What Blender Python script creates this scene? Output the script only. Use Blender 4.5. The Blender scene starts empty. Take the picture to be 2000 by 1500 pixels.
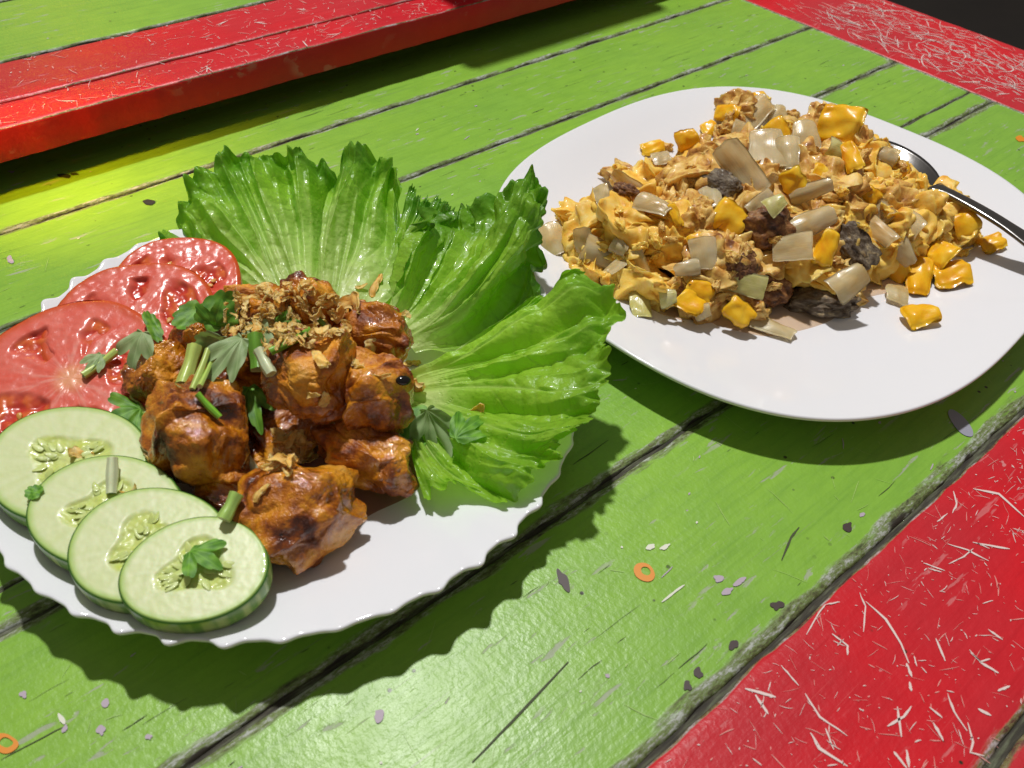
import bpy, bmesh, math, random
import numpy as np
from mathutils import Vector, Matrix
from mathutils.bvhtree import BVHTree

rnd = random.Random(7)
rng = np.random.default_rng(11)
S = bpy.context.scene
COL = S.collection

# ------------------------------------------------------------------ camera
F, PITCH, ROLL, YAW, CH = 1600.0, 0.787218145, 0.05483357, 0.844211767, 0.24680
FW = np.array([0, math.cos(PITCH), -math.sin(PITCH)])
UP0 = np.array([0, math.sin(PITCH), math.cos(PITCH)])
RT0 = np.array([1.0, 0, 0])
RT = math.cos(ROLL) * RT0 + math.sin(ROLL) * UP0
UPV = -math.sin(ROLL) * RT0 + math.cos(ROLL) * UP0
CAM = np.array([0, 0, CH])
cd = bpy.data.cameras.new('camera')
cam = bpy.data.objects.new('camera', cd); COL.objects.link(cam)
cd.sensor_width = 36; cd.lens = 36 * F / 2000
cd.clip_start = 0.01; cd.clip_end = 100
M = Matrix.Identity(4)
for i in range(3):
    M[i][0], M[i][1], M[i][2], M[i][3] = RT[i], UPV[i], -FW[i], CAM[i]
cam.matrix_world = M
cd.dof.use_dof = True; cd.dof.focus_distance = 0.36; cd.dof.aperture_fstop = 20
S.camera = cam

# ------------------------------------------------------------------ light
W = bpy.data.worlds.new('World'); S.world = W; W.use_nodes = True
W.node_tree.nodes['Background'].inputs[0].default_value = (1.0, 0.93, 0.86, 1)
W.node_tree.nodes['Background'].inputs[1].default_value = 0.175

def lamp(name, loc, aim, size, power, color):
    l = bpy.data.lights.new(name, 'AREA'); l.shape = 'DISK'; l.size = size; l.energy = power; l.color = color
    o = bpy.data.objects.new(name, l); COL.objects.link(o); o.location = loc
    o.rotation_euler = (Vector(aim) - Vector(loc)).to_track_quat('-Z', 'Y').to_euler()
    return o
lamp('ceiling_lamp', (-0.32, 1.18, 2.40), (0, 0.28, 0), 0.11, 63, (1.0, 0.985, 0.97))
lamp('yellow_lamp', (-0.98, 1.66, 0.70), (-0.2, 0.4, 0), 0.13, 0.5, (1.0, 0.66, 0.02))
ws = lamp('added_warm_fill', (-0.37, 0.27, 0.17), (-0.222, 0.378, 0.0), 0.02, 0.055, (1.0, 0.56, 0.005)); ws.data.spread = math.radians(34)  # added fill: a warm pool standing in for the golden reflection on the boards
S.view_settings.view_transform = 'Standard'; S.view_settings.look = 'None'
S.view_settings.exposure = 0.0; S.view_settings.gamma = 1.0
S.cycles.use_denoising = True
S.cycles.max_bounces = 8

# ------------------------------------------------------------------ helpers
_perm = np.random.default_rng(3).permutation(256); _perm = np.concatenate([_perm, _perm, _perm])
_g = np.array([[1,1,0],[-1,1,0],[1,-1,0],[-1,-1,0],[1,0,1],[-1,0,1],[1,0,-1],[-1,0,-1],[0,1,1],[0,-1,1],[0,1,-1],[0,-1,-1]], float)
def pn(P, seed=0):
    P = np.asarray(P, float) + seed * 17.31
    i = np.floor(P).astype(int); f = P - i; u = f * f * f * (f * (f * 6 - 15) + 10); i &= 255
    out = 0
    for dx in (0, 1):
        for dy in (0, 1):
            for dz in (0, 1):
                h = _perm[_perm[_perm[i[..., 0] + dx] + i[..., 1] + dy] + i[..., 2] + dz] % 12
                g = _g[h]; d = f - np.array([dx, dy, dz])
                w = (u[..., 0] if dx else 1 - u[..., 0]) * (u[..., 1] if dy else 1 - u[..., 1]) * (u[..., 2] if dz else 1 - u[..., 2])
                out = out + w * (g * d).sum(-1)
    return out
def fbm(P, seed=0, o=3):
    return sum(pn(P * 2 ** k, seed + k * 5) / 2 ** k for k in range(o))
def sst(a, b, x):
    t = np.clip((x - a) / (b - a), 0, 1); return t * t * (3 - 2 * t)
def lerp(a, b, t): return a + (b - a) * t
def C3(*c): return np.array(c, float)

def ray(px, py):
    d = FW + (px - 1000) / F * RT - (py - 750) / F * UPV
    return d / np.linalg.norm(d)
def at(px, py, z):
    d = ray(px, py); return CAM + d * ((z - CH) / d[2])
def nrm(v): v = np.asarray(v, float); return v / (np.linalg.norm(v) + 1e-12)

def make_mesh(name, V, Fc, cols=None, smooth=True, attrs=None):
    me = bpy.data.meshes.new(name)
    me.from_pydata(np.asarray(V, float).tolist(), [], Fc if isinstance(Fc, list) else np.asarray(Fc).tolist())
    if smooth: me.polygons.foreach_set('use_smooth', np.ones(len(me.polygons), bool))
    if cols is not None:
        ca = me.color_attributes.new('Col', 'FLOAT_COLOR', 'POINT')
        c = np.ones((len(V), 4)); c[:, :3] = cols; ca.data.foreach_set('color', c.ravel())
    for k, v in (attrs or {}).items():
        a = me.attributes.new(k, 'FLOAT', 'POINT'); a.data.foreach_set('value', np.asarray(v, float))
    me.update(); return me
def obj(name, me, mat=None, parent=None, label=None, cat=None, group=None, kind=None):
    o = bpy.data.objects.new(name, me); COL.objects.link(o)
    if mat and me is not None and len(me.materials) == 0: me.materials.append(mat)
    if parent: o.parent = parent
    tag(o, label, cat, group, kind); return o
def tag(o, label=None, cat=None, group=None, kind=None):
    for k, v in (('label', label), ('category', cat), ('group', group), ('kind', kind)):
        if v: o[k] = v
    return o
def grid_faces(nu, nv, wrap=False):
    f = []
    for i in range(nu if wrap else nu - 1):
        for j in range(nv - 1):
            a = i * nv + j; b = ((i + 1) % nu) * nv + j; f.append((a, b, b + 1, a + 1))
    return f
_ico = {}
def ico(n):
    if n not in _ico:
        bm = bmesh.new(); bmesh.ops.create_icosphere(bm, subdivisions=n, radius=1)
        _ico[n] = (np.array([v.co[:] for v in bm.verts]), [tuple(v.index for v in f.verts) for f in bm.faces]); bm.free()
    return _ico[n]
def frame(C, X, N, s=(1, 1, 1)):
    N = nrm(N); X = np.asarray(X, float); X = nrm(X - N * (X @ N)); Y = np.cross(N, X)
    m = Matrix.Identity(4)
    for i in range(3):
        m[i][0], m[i][1], m[i][2], m[i][3] = X[i] * s[0], Y[i] * s[1], N[i] * s[2], C[i]
    return m
# ---- ray casts from photo pixels onto what is already built (depth from contact)
class Hits:
    def __init__(self): self.V, self.F = [], []; self.n = 0; self.t = None
    def add(self, *objs):
        for o in objs:
            me = o.data; co = np.empty(len(me.vertices) * 3); me.vertices.foreach_get('co', co); co = co.reshape(-1, 3)
            mw = np.array(o.matrix_world if o.parent is None else o.parent.matrix_basis @ o.matrix_basis)
            if o.parent is None: mw = np.array(o.matrix_basis)
            co = co @ mw[:3, :3].T + mw[:3, 3]
            self.V += co.tolist(); self.F += [tuple(x + self.n for x in p.vertices) for p in me.polygons]; self.n += len(co)
        self.t = None
    def hit(self, px, py):
        if self.t is None: self.t = BVHTree.FromPolygons(self.V, self.F)
        d = ray(px, py); r = self.t.ray_cast(Vector(CAM), Vector(d))
        if r[0] is None: return at(px, py, 0.006), np.array([0, 0, 1.0])
        n = np.array(r[1]); n = n if n @ d < 0 else -n
        return np.array(r[0]), n
H = Hits()
def seat(p, q, up=0.5, tocam=0.25, lift=0.0):
    """frame data for a piece seen from pixel p to pixel q that lies on what is below it"""
    cx, cy = (p[0] + q[0]) / 2, (p[1] + q[1]) / 2
    C, n = H.hit(cx, cy); d = ray(cx, cy)
    N = nrm(n * (1 - up) + np.array([0, 0, 1]) * up - d * tocam)
    def on(px):
        r = ray(*px); t = ((C - CAM) @ N) / (r @ N); return CAM + r * t
    A, B = on(p), on(q)
    L = np.linalg.norm(B - A); px_m = np.linalg.norm(C - CAM) / F
    return (A + B) / 2 + N * lift, B - A, N, L, px_m

# ------------------------------------------------------------------ materials
class NT:
    def __init__(self, name):
        self.m = bpy.data.materials.new(name); self.m.use_nodes = True
        self.t = self.m.node_tree; self.t.nodes.clear()
        self.out = self.t.nodes.new('ShaderNodeOutputMaterial')
        self.b = self.t.nodes.new('ShaderNodeBsdfPrincipled')
        self.t.links.new(self.b.outputs[0], self.out.inputs[0])
        self._oc = None
    def put(self, sock, v):
        if hasattr(v, 'is_output'): self.t.links.new(v, sock)
        else:
            if isinstance(v, (tuple, list)) and len(v) == 3 and sock.type == 'RGBA': v = (*v, 1)
            sock.default_value = v
    def set(self, **k):
        for n, v in k.items(): self.put(self.b.inputs[n.replace('_', ' ')], v)
        return self
    def node(self, ty, ins=None, **props):
        n = self.t.nodes.new(ty)
        for k, v in props.items(): setattr(n, k, v)
        for k, v in (ins or {}).items(): self.put(n.inputs[k], v)
        return n
    def co(self, scale=None, rand=False):
        if self._oc is None: self._oc = self.node('ShaderNodeTexCoord').outputs['Object']
        v = self._oc
        if rand:
            r = self.node('ShaderNodeObjectInfo').outputs['Random']
            r = self.math('MULTIPLY', r, 37.0)
            v = self.node('ShaderNodeVectorMath', {0: v, 1: r}, operation='ADD').outputs[0]
        if scale is not None:
            v = self.node('ShaderNodeVectorMath', {0: v, 1: scale}, operation='MULTIPLY').outputs[0]
        return v
    def noise(self, scale, detail=3, vec=None, rough=0.55, dist=0.0):
        return self.node('ShaderNodeTexNoise', {'Vector': vec if vec is not None else self.co(), 'Scale': scale, 'Detail': detail, 'Roughness': rough, 'Distortion': dist}).outputs['Fac']
    def voro(self, scale, vec=None, feature='F1', out='Distance', rnd_=1.0):
        n = self.node('ShaderNodeTexVoronoi', {'Vector': vec if vec is not None else self.co(), 'Scale': scale, 'Randomness': rnd_}, feature=feature)
        return n.outputs[out]
    def math(self, op, a, b=0.0, c=0.0, clamp=False):
        return self.node('ShaderNodeMath', {0: a, 1: b, 2: c}, operation=op, use_clamp=clamp).outputs[0]
    def step(self, v, a, b, lo=0.0, hi=1.0):
        return self.node('ShaderNodeMapRange', {'Value': v, 'From Min': a, 'From Max': b, 'To Min': lo, 'To Max': hi}, interpolation_type='SMOOTHSTEP').outputs[0]
    def mix(self, f, a, b, blend='MIX'):
        n = self.node('ShaderNodeMix', data_type='RGBA', blend_type=blend)
        self.put(n.inputs[0], f); self.put(n.inputs[6], a); self.put(n.inputs[7], b); return n.outputs[2]
    def ramp(self, f, stops):
        n = self.node('ShaderNodeValToRGB', {'Fac': f}); e = n.color_ramp.elements
        while len(e) < len(stops): e.new(0.5)
        for x, (p, c) in zip(e, stops): x.position = p; x.color = (*c, 1)
        return n.outputs['Color']
    def attr(self, name, out='Fac'):
        return self.node('ShaderNodeAttribute', attribute_name=name).outputs[out]
    def bump(self, h, strength=0.3, dist=0.001, normal=None):
        i = {'Height': h, 'Strength': strength, 'Distance': dist}
        if normal is not None: i['Normal'] = normal
        return self.node('ShaderNodeBump', i).outputs[0]

def paint_mat(name, base, base2, primer, dirt, spec=0.38, worn=(0.20, 0.19, 0.15)):
    n = NT(name)
    grain = n.noise(1.0, 5, n.co((420, 16, 60)), 0.6)
    big = n.noise(9, 3)
    c = n.mix(n.step(big, 0.3, 0.7), base, base2)
    c = n.mix(n.math('MULTIPLY', n.step(grain, 0.46, 0.75), 0.30), c, dirt)
    mott = n.noise(1.0, 6, n.co((160, 60, 60)), 0.7)
    c = n.mix(n.math('MULTIPLY', n.step(mott, 0.35, 0.7), 0.22), c, dirt)
    line = n.noise(1.0, 3, n.co((900, 9, 60)), 0.5)
    c = n.mix(n.math('MULTIPLY', n.math('MULTIPLY', n.step(line, 0.66, 0.72), n.step(n.noise(14, 2), 0.42, 0.6)), 0.65), c, worn)
    # chips down to the primer, drawn out along the grain
    area = n.noise(26, 2, n.co((1.5, 0.6, 1)))
    ch = n.noise(1.0, 4, n.co((330, 55, 60)), 0.6, 0.4)
    chip = n.math('MULTIPLY', n.step(ch, 0.60, 0.66), n.step(area, 0.46, 0.56))
    ch2 = n.noise(150, 2, n.co((1, 0.6, 1)), 0.5)
    chip2 = n.math('MULTIPLY', n.step(ch2, 0.735, 0.75), n.step(n.noise(15, 1), 0.48, 0.55))
    chipm = n.math('MAXIMUM', n.math('MULTIPLY', chip, 0.55), chip2)
    c = n.mix(chipm, c, primer)
    # fly specks
    cell = n.node('ShaderNodeTexVoronoi', {'Vector': n.co(), 'Scale': 170.0})
    sep = n.node('ShaderNodeSeparateColor', {0: cell.outputs['Color']})
    sp = n.math('MULTIPLY', n.step(cell.outputs['Distance'], 0.16, 0.10), n.step(sep.outputs[0], 0.80, 0.82))
    sp = n.math('MULTIPLY', sp, n.step(n.noise(20, 2), 0.45, 0.6))
    c = n.mix(sp, c, (0.03, 0.03, 0.015))
    # worn arris: dirty paint, primer and bare dark wood
    e = n.attr('edge')
    en = n.math('ADD', e, n.math('MULTIPLY', n.math('SUBTRACT', n.noise(1.0, 4, n.co((260, 45, 60))), 0.5), 2.2))
    wear = n.step(en, 1.0, 0.55)
    wn = n.math('ADD', n.math('MULTIPLY', n.noise(1.0, 4, n.co((300, 55, 120)), 0.6, 0.8), 0.5), n.math('MULTIPLY', n.noise(1.0, 6, n.co((1100, 420, 500)), 0.75), 0.5))
    wc = n.ramp(wn, [(0.38, (0.022, 0.017, 0.012)), (0.44, (0.10, 0.075, 0.05)), (0.485, (0.15, 0.20, 0.06)), (0.53, (0.22, 0.22, 0.17)), (0.58, (0.46, 0.46, 0.46))])
    c = n.mix(n.math('MULTIPLY', wear, 0.88), c, wc)
    c = n.mix(n.step(en, 0.12, -0.15), c, (0.03, 0.024, 0.016))
    n.set(Base_Color=c)
    r = n.math('ADD', 0.27, n.math('MULTIPLY', n.noise(60, 3), 0.16))
    r = n.math('ADD', r, n.math('MULTIPLY', n.math('MAXIMUM', wear, chipm), 0.3))
    n.set(Roughness=r)
    h = n.math('ADD', n.math('MULTIPLY', grain, 0.5), n.math('MULTIPLY', n.noise(420, 3), 0.8))
    h = n.math('ADD', h, n.math('MULTIPLY', n.noise(55, 2), 0.9))
    h = n.math('SUBTRACT', h, n.math('MULTIPLY', chipm, 0.5))
    h = n.math('ADD', h, n.math('MULTIPLY', n.math('MULTIPLY', wn, wear), 1.5))
    n.set(Normal=n.bump(h, 0.36, 0.0007))
    n.set(Specular_IOR_Level=spec)
    return n.m
GREEN = paint_mat('green_paint', (0.255, 0.475, 0.045), (0.215, 0.425, 0.05), (0.40, 0.34, 0.38), (0.10, 0.24, 0.03))
RED = paint_mat('red_paint', (0.66, 0.010, 0.018), (0.50, 0.026, 0.036), (0.60, 0.20, 0.20), (0.38, 0.006, 0.012), 0.30, (0.70, 0.12, 0.11))

def simple(name, color, rough=0.4, **k):
    n = NT(name); n.set(Base_Color=color, Roughness=rough, **k); return n.m
SCR = simple('scratch_white', (0.74, 0.60, 0.56), 0.6)
SCR2 = simple('scratch_pale', (0.72, 0.27, 0.24), 0.6)
DARKWOOD = simple('bare_dark_wood', (0.035, 0.026, 0.018), 0.8)
def groove(name):
    n = NT(name); w = n.noise(1.0, 5, n.co((500, 60, 50)), 0.65)
    n.set(Base_Color=n.ramp(w, [(0.3, (0.01, 0.008, 0.006)), (0.5, (0.05, 0.045, 0.03)), (0.62, (0.11, 0.12, 0.07)), (0.72, (0.2, 0.2, 0.17))]), Roughness=0.8, Normal=n.bump(w, 0.6, 0.001)); return n.m
GROOVE = groove('groove_dirt')
BROWNSPOT = simple('brown_stain', (0.045, 0.025, 0.022), 0.5)
BLACKSPOT = simple('black_stain', (0.02, 0.018, 0.008), 0.5)
ORANGESPOT = simple('orange_paint', (0.72, 0.25, 0.01), 0.45)
LILAC = simple('lilac_primer', (0.44, 0.36, 0.43), 0.6)
WHITECHIP = simple('white_chip', (0.72, 0.72, 0.60), 0.6)

def porcelain(name, c):
    n = NT(name)
    n.set(Base_Color=c, Roughness=0.10, Specular_IOR_Level=0.5, Subsurface_Weight=0.15, Subsurface_Scale=0.004, Subsurface_Radius=(1, 1, 1))
    n.set(Normal=n.bump(n.noise(90, 2), 0.06, 0.001)); return n.m
PORC = porcelain('white_opal_glass', (0.79, 0.80, 0.835))
PORC2 = porcelain('white_ceramic', (0.80, 0.80, 0.83))

def colmat(name, rough=0.3, sss=0.2, scale=0.004, bumpscale=600, bumpamt=0.25, bumpdist=0.0006, coat=0.0, translucent=0.0, vary=0.12, noise2=None, spec=0.5):
    n = NT(name); c = n.attr('Col', 'Color')
    f = n.noise(bumpscale * 0.4, 3, n.co(rand=True))
    dk = n.mix(1.0, c, (0.55, 0.55, 0.55), 'MULTIPLY')
    c = n.mix(n.step(f, 0.35, 0.75, 0, vary), c, dk)
    n.set(Base_Color=c, Roughness=rough, Subsurface_Weight=sss, Subsurface_Scale=scale, Subsurface_Radius=(1.0, 0.6, 0.35), Coat_Weight=coat, Coat_Roughness=0.06, Specular_IOR_Level=spec)
    h = n.noise(bumpscale, 4, n.co(rand=True))
    if noise2: h = n.math('ADD', h, n.math('MULTIPLY', n.noise(noise2, 2, n.co(rand=True)), 2.0))
    bp = n.bump(h, bumpamt, bumpdist); n.set(Normal=bp)
    if coat: n.set(Coat_Normal=n.bump(n.noise(bumpscale * 0.45, 2, n.co(rand=True)), bumpamt * 0.8, bumpdist))
    if translucent:
        tr = n.node('ShaderNodeBsdfTranslucent', {'Color': n.mix(1.0, c, (1.0, 1.25, 0.5), 'MULTIPLY')})
        mx = n.node('ShaderNodeMixShader', {0: translucent}); n.t.links.new(n.b.outputs[0], mx.inputs[1]); n.t.links.new(tr.outputs[0], mx.inputs[2])
        n.t.links.new(mx.outputs[0], n.out.inputs[0])
    return n.m
LETTUCE = colmat('lettuce', 0.34, 0.0, bumpscale=420, bumpamt=0.45, bumpdist=0.0012, coat=0.25, translucent=0.46, noise2=170)
HERB = colmat('coriander', 0.42, 0.0, bumpscale=900, bumpamt=0.25, bumpdist=0.0004, translucent=0.2)
STEM = colmat('herb_stem', 0.3, 0.15, 0.002, bumpscale=900, bumpamt=0.2, bumpdist=0.0003)
TOMATO = colmat('tomato_flesh', 0.24, 0.25, 0.003, bumpscale=850, bumpamt=0.22, bumpdist=0.0004, coat=0.12)
SKINRED = colmat('tomato_skin', 0.12, 0.1, 0.002, bumpscale=200, bumpamt=0.1, coat=0.3)
CUKE = colmat('cucumber_flesh', 0.38, 0.3, 0.004, bumpscale=700, bumpamt=0.10, bumpdist=0.0003, coat=0.15, vary=0.06, spec=0.35)
PEEL = colmat('cucumber_peel', 0.3, 0.1, 0.002, bumpscale=500, bumpamt=0.25, bumpdist=0.0004)

def fried(name):
    n = NT(name); P = n.co(rand=True)
    a = n.noise(52, 3, P, 0.55, 0.5); b = n.noise(260, 4, P, 0.65); sp = n.noise(900, 3, P)
    c = n.ramp(n.math('ADD', n.math('MULTIPLY', a, 0.74), n.math('MULTIPLY', b, 0.26)),
               [(0.355, (0.050, 0.009, 0.0018)), (0.43, (0.20, 0.042, 0.003)), (0.50, (0.47, 0.145, 0.006)), (0.575, (0.72, 0.30, 0.015)), (0.72, (0.80, 0.44, 0.09))])
    c = n.mix(n.step(sp, 0.64, 0.74, 0, 0.55), c, (0.07, 0.012, 0.004))
    wet = n.step(n.noise(45, 3, P, 0.5, 0.4), 0.38, 0.53)
    n.set(Base_Color=c, Roughness=n.math('SUBTRACT', 0.50, n.math('MULTIPLY', wet, 0.33)), Subsurface_Weight=0.06, Subsurface_Scale=0.003, Subsurface_Radius=(1, 0.4, 0.15))
    n.set(Coat_Weight=n.math('MULTIPLY', wet, 1.0), Coat_Roughness=0.03)
    n.set(Normal=n.bump(n.math('ADD', b, n.math('MULTIPLY', sp, 0.7)), 0.7, 0.0010))
    n.set(Coat_Normal=n.bump(n.math('ADD', n.noise(330, 2, P), n.math('MULTIPLY', n.noise(1100, 2, P), 0.5)), 0.45, 0.0009)); return n.m
FRIED = fried('fried_glazed_chicken')
def sauce(name, c):
    n = NT(name)
    n.set(Base_Color=c, Roughness=0.08, Transmission_Weight=0.25, IOR=1.4, Coat_Weight=0.4, Coat_Roughness=0.04, Normal=n.bump(n.noise(240, 2), 0.3, 0.0008)); return n
SAUCE = sauce('brown_sauce', (0.30, 0.065, 0.012)).set(Alpha=0.62).m
OIL = sauce('amber_oil', (0.72, 0.40, 0.12)); OIL.set(Alpha=0.45); OIL = OIL.m

def food(name, stops, scale, rough, bump, bscale, sss=0.2, coat=0.0, trans=0.0, dist=0.001, wave=False):
    n = NT(name); P = n.co(rand=True)
    # coordinates in metres, whatever the piece's scale
    c = n.ramp(n.noise(scale, 4, P, 0.6, 0.3), stops)
    r = n.node('ShaderNodeObjectInfo').outputs['Random']
    c = n.mix(n.math('MULTIPLY', r, 0.30), c, n.mix(1.0, c, (0.72, 0.66, 0.6), 'MULTIPLY'))
    n.set(Base_Color=c, Roughness=rough, Subsurface_Weight=sss, Subsurface_Scale=0.003, Subsurface_Radius=(1, 0.65, 0.3), Coat_Weight=coat, Coat_Roughness=0.06, Transmission_Weight=trans, IOR=1.36)
    h = n.noise(bscale, 4, P, 0.6)
    if wave: h = n.math('ADD', n.math('MULTIPLY', h, 0.5), n.noise(1.0, 3, n.co((1.5, 22, 4), rand=True)))
    n.set(Normal=n.bump(h, bump, dist))
    if coat: n.set(Coat_Normal=n.bump(n.noise(bscale * 0.6, 2, P), bump * 0.7, dist))
    return n.m
# food meshes are unit sized, so texture scales are per piece
EGG = food('egg_yellow', [(0.28, (0.74, 0.32, 0.025)), (0.42, (0.90, 0.53, 0.07)), (0.58, (0.94, 0.64, 0.14)), (0.72, (0.95, 0.74, 0.30))], 2.2, 0.46, 0.40, 7, 0.4, 0.14, dist=0.0009)
EGGB = food('egg_browned', [(0.30, (0.20, 0.065, 0.015)), (0.41, (0.56, 0.27, 0.06)), (0.54, (0.80, 0.52, 0.14)), (0.72, (0.90, 0.68, 0.29))], 2.4, 0.44, 0.45, 7, 0.35, 0.18, dist=0.0009)
ONION = food('onion', [(0.3, (0.72, 0.50, 0.20)), (0.5, (0.82, 0.66, 0.36)), (0.7, (0.88, 0.76, 0.50))], 1.2, 0.26, 0.28, 5, 0.25, 0.5, 0.42, 0.0004, True)
ONIONG = food('onion_green', [(0.3, (0.55, 0.50, 0.14)), (0.5, (0.70, 0.64, 0.24)), (0.7, (0.74, 0.66, 0.36))], 1.3, 0.25, 0.35, 5, 0.3, 0.4, 0.1, 0.0006, True)
PEPPER = food('yellow_pepper', [(0.3, (0.82, 0.34, 0.008)), (0.5, (0.92, 0.50, 0.012)), (0.7, (0.95, 0.62, 0.05))], 1.4, 0.3, 0.3, 6, 0.35, 0.25, 0.0, 0.0006)
MEAT = food('browned_meat', [(0.3, (0.03, 0.012, 0.005)), (0.44, (0.13, 0.045, 0.014)), (0.56, (0.26, 0.11, 0.035)), (0.72, (0.46, 0.26, 0.10))], 2.6, 0.42, 0.7, 9, 0.1, 0.25, dist=0.0009)
MEATG = food('dark_mushroom', [(0.3, (0.025, 0.015, 0.009)), (0.44, (0.10, 0.066, 0.038)), (0.58, (0.20, 0.16, 0.11)), (0.7, (0.52, 0.40, 0.22))], 2.4, 0.5, 0.8, 8, 0.1, 0.12, dist=0.0009)
FLAKE = food('fried_shallot', [(0.26, (0.60, 0.22, 0.03)), (0.38, (0.86, 0.44, 0.09)), (0.56, (0.92, 0.60, 0.20)), (0.75, (0.95, 0.72, 0.36))], 2.0, 0.6, 0.35, 5, 0.5, 0.0, dist=0.0006)
NUT = food('pale_crumb', [(0.3, (0.55, 0.33, 0.14)), (0.6, (0.70, 0.50, 0.28))], 2.0, 0.55, 0.6, 5, 0.15, dist=0.0009)
STEEL = NT('spoon_steel').set(Base_Color=(0.22, 0.21, 0.20), Metallic=1.0, Roughness=0.22)
STEEL.set(Normal=STEEL.bump(STEEL.noise(250, 2), 0.05, 0.001)); STEEL = STEEL.m
SEEDBLACK = simple('black_seed', (0.008, 0.007, 0.006), 0.12)
FLOOR = NT('dark_floor'); FLOOR.set(Base_Color=FLOOR.mix(FLOOR.noise(6, 3), (0.012, 0.009, 0.007), (0.03, 0.022, 0.016)), Roughness=0.8); FLOOR = FLOOR.m

# ------------------------------------------------------------------ setting: floor and tables
NV = np.array([math.cos(YAW), -math.sin(YAW), 0]); AV = np.array([math.sin(YAW), math.cos(YAW), 0]); OFF = -0.421194
def to_board(P):
    g = np.asarray(P); return np.array([g @ NV - OFF, g @ AV])
fl = obj('floor', make_mesh('floor', [(-6, -6, -0.74), (6, -6, -0.74), (6, 6, -0.74), (-6, 6, -0.74)], [(0, 1, 2, 3)]), FLOOR, kind='structure')

def table_root(name, label, z):
    o = obj(name, None, label=label, cat='table'); o.location = tuple(NV * OFF + np.array([0, 0, z])); o.rotation_euler = (0, 0, -YAW); return o
def plank(parent, name, mat, b0, b1, a0, a1, seed, wl=0.0035, wr=0.0035, along='a', thick=0.02, gap=0.0009, nseg=220, we=None, clean=False):
    """a board with rounded, knocked-about arrises; x runs across it, y along it"""
    prof = [(0, -thick), (0, -0.0018), (0.0004, -0.0010), (0.0010, -0.0005), (0.0020, -0.0002), (0.004, 0.0), (0.007, 0.0), (0.012, 0.0)]
    w = b1 - b0 - 2 * gap
    prof = [q for q in prof if q[0] < w / 2 - 0.0015]
    xs = [x for x, _ in prof] + [w / 2] + [w - x for x, _ in prof[::-1]]
    zs = [z for _, z in prof] + [0.0] + [z for _, z in prof[::-1]]
    ed = [min(x / wl, 4) for x, _ in prof] + [4] + [min(x / wr, 4) for x, _ in prof[::-1]]
    xs, zs, ed = map(np.array, (xs, zs, ed)); nv = len(xs)
    if clean: ed = np.where((zs < -0.0015) & (np.arange(nv) > nv / 2), 4, ed)
    ys = np.linspace(a0 + gap, a1 - gap, nseg)
    k = np.linspace(0, 1, nv)
    P = np.zeros((nseg, nv, 3))
    jl = fbm(np.c_[ys * 60, ys * 0, ys * 0 + seed], seed, 4) * 0.0009; jr = fbm(np.c_[ys * 60, ys * 0 + 9, ys * 0 + seed], seed + 3, 4) * 0.0009
    wgt = np.clip(1 - np.abs(np.minimum(xs, w - xs)) / 0.006, 0, 1)
    left = xs < w / 2
    for i in range(nseg):
        P[i, :, 0] = b0 + gap + xs + np.where(left, jl[i] + 0.0003, jr[i] - 0.0003) * wgt
        P[i, :, 1] = ys[i]; P[i, :, 2] = zs
    E_ = np.tile(ed, (nseg, 1))
    if we:   # worn board ends
        dist = np.minimum(ys - ys[0], ys[-1] - ys)[:, None]; E_ = np.minimum(E_, dist / we)
    f = grid_faces(nseg, nv)
    f = [q[::-1] for q in f]
    f.append(tuple(range(nv))); f.append(tuple((nseg - 1) * nv + j for j in range(nv))[::-1])
    V = P.reshape(-1, 3)
    if along == 'b': V = V[:, [1, 0, 2]]; f = [q[::-1] for q in f]
    me = make_mesh(name, V, f, attrs={'edge': E_.ravel()}, smooth=True)
    return obj(name, me, mat, parent)

tab = table_root('table', 'plank table painted green with scratched red border boards, carrying both plates', 0.0)
tab['group'] = 'painted tables'
A0, A1 = -0.42, 0.5985
js = [-0.115, -0.075, 0.0, 0.075, 0.15, 0.2085, 0.225, 0.30, 0.3815]
planks = []
for i in range(len(js) - 1):
    last = i == len(js) - 2
    planks.append(plank(tab, 'plank', GREEN, js[i], js[i + 1], A0, A1, i + 1,
                        wl=0.0012 if i == 5 else (0.0030 if i < 4 else 0.0044), wr=0.0062 if last else (0.0012 if i == 4 else (0.0030 if i < 4 else 0.0044)),
                        gap=0.0002 if i in (4, 5) else 0.0003, we=0.003))
red1 = plank(tab, 'border_board', RED, 0.3815, 0.4475, A0, A1 + 0.1045, 21, wl=0.0012, wr=0.004, gap=0.0009)
red2 = plank(tab, 'border_board', RED, 0.4475, 0.53, A0, A1 + 0.1045, 22, wl=0.0035, wr=0.003)
redc = plank(tab, 'border_board', RED, A1, A1 + 0.1045, -0.12, 0.3812, 23, wl=0.0008, wr=0.0012, along='b', gap=0.0004)
def slab(name, b0, b1, a0, a1, z0, z1, parent, mat):
    V = [(x, y, z) for z in (z0, z1) for (x, y) in ((b0, a0), (b1, a0), (b1, a1), (b0, a1))]
    return obj(name, make_mesh(name, V, [(3, 2, 1, 0), (4, 5, 6, 7), (0, 1, 5, 4), (1, 2, 6, 5), (2, 3, 7, 6), (3, 0, 4, 7)], smooth=False), mat, parent)
slab('underboard', -0.11, 0.525, A0 + 0.005, A1 + 0.1, -0.035, -0.0016, tab, GROOVE)
for b in (-0.08, 0.46):
    for a in (A0 + 0.03, A1 + 0.05):
        slab('leg', b, b + 0.05, a, a + 0.04, -0.74, -0.0355, tab, DARKWOOD)

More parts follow.
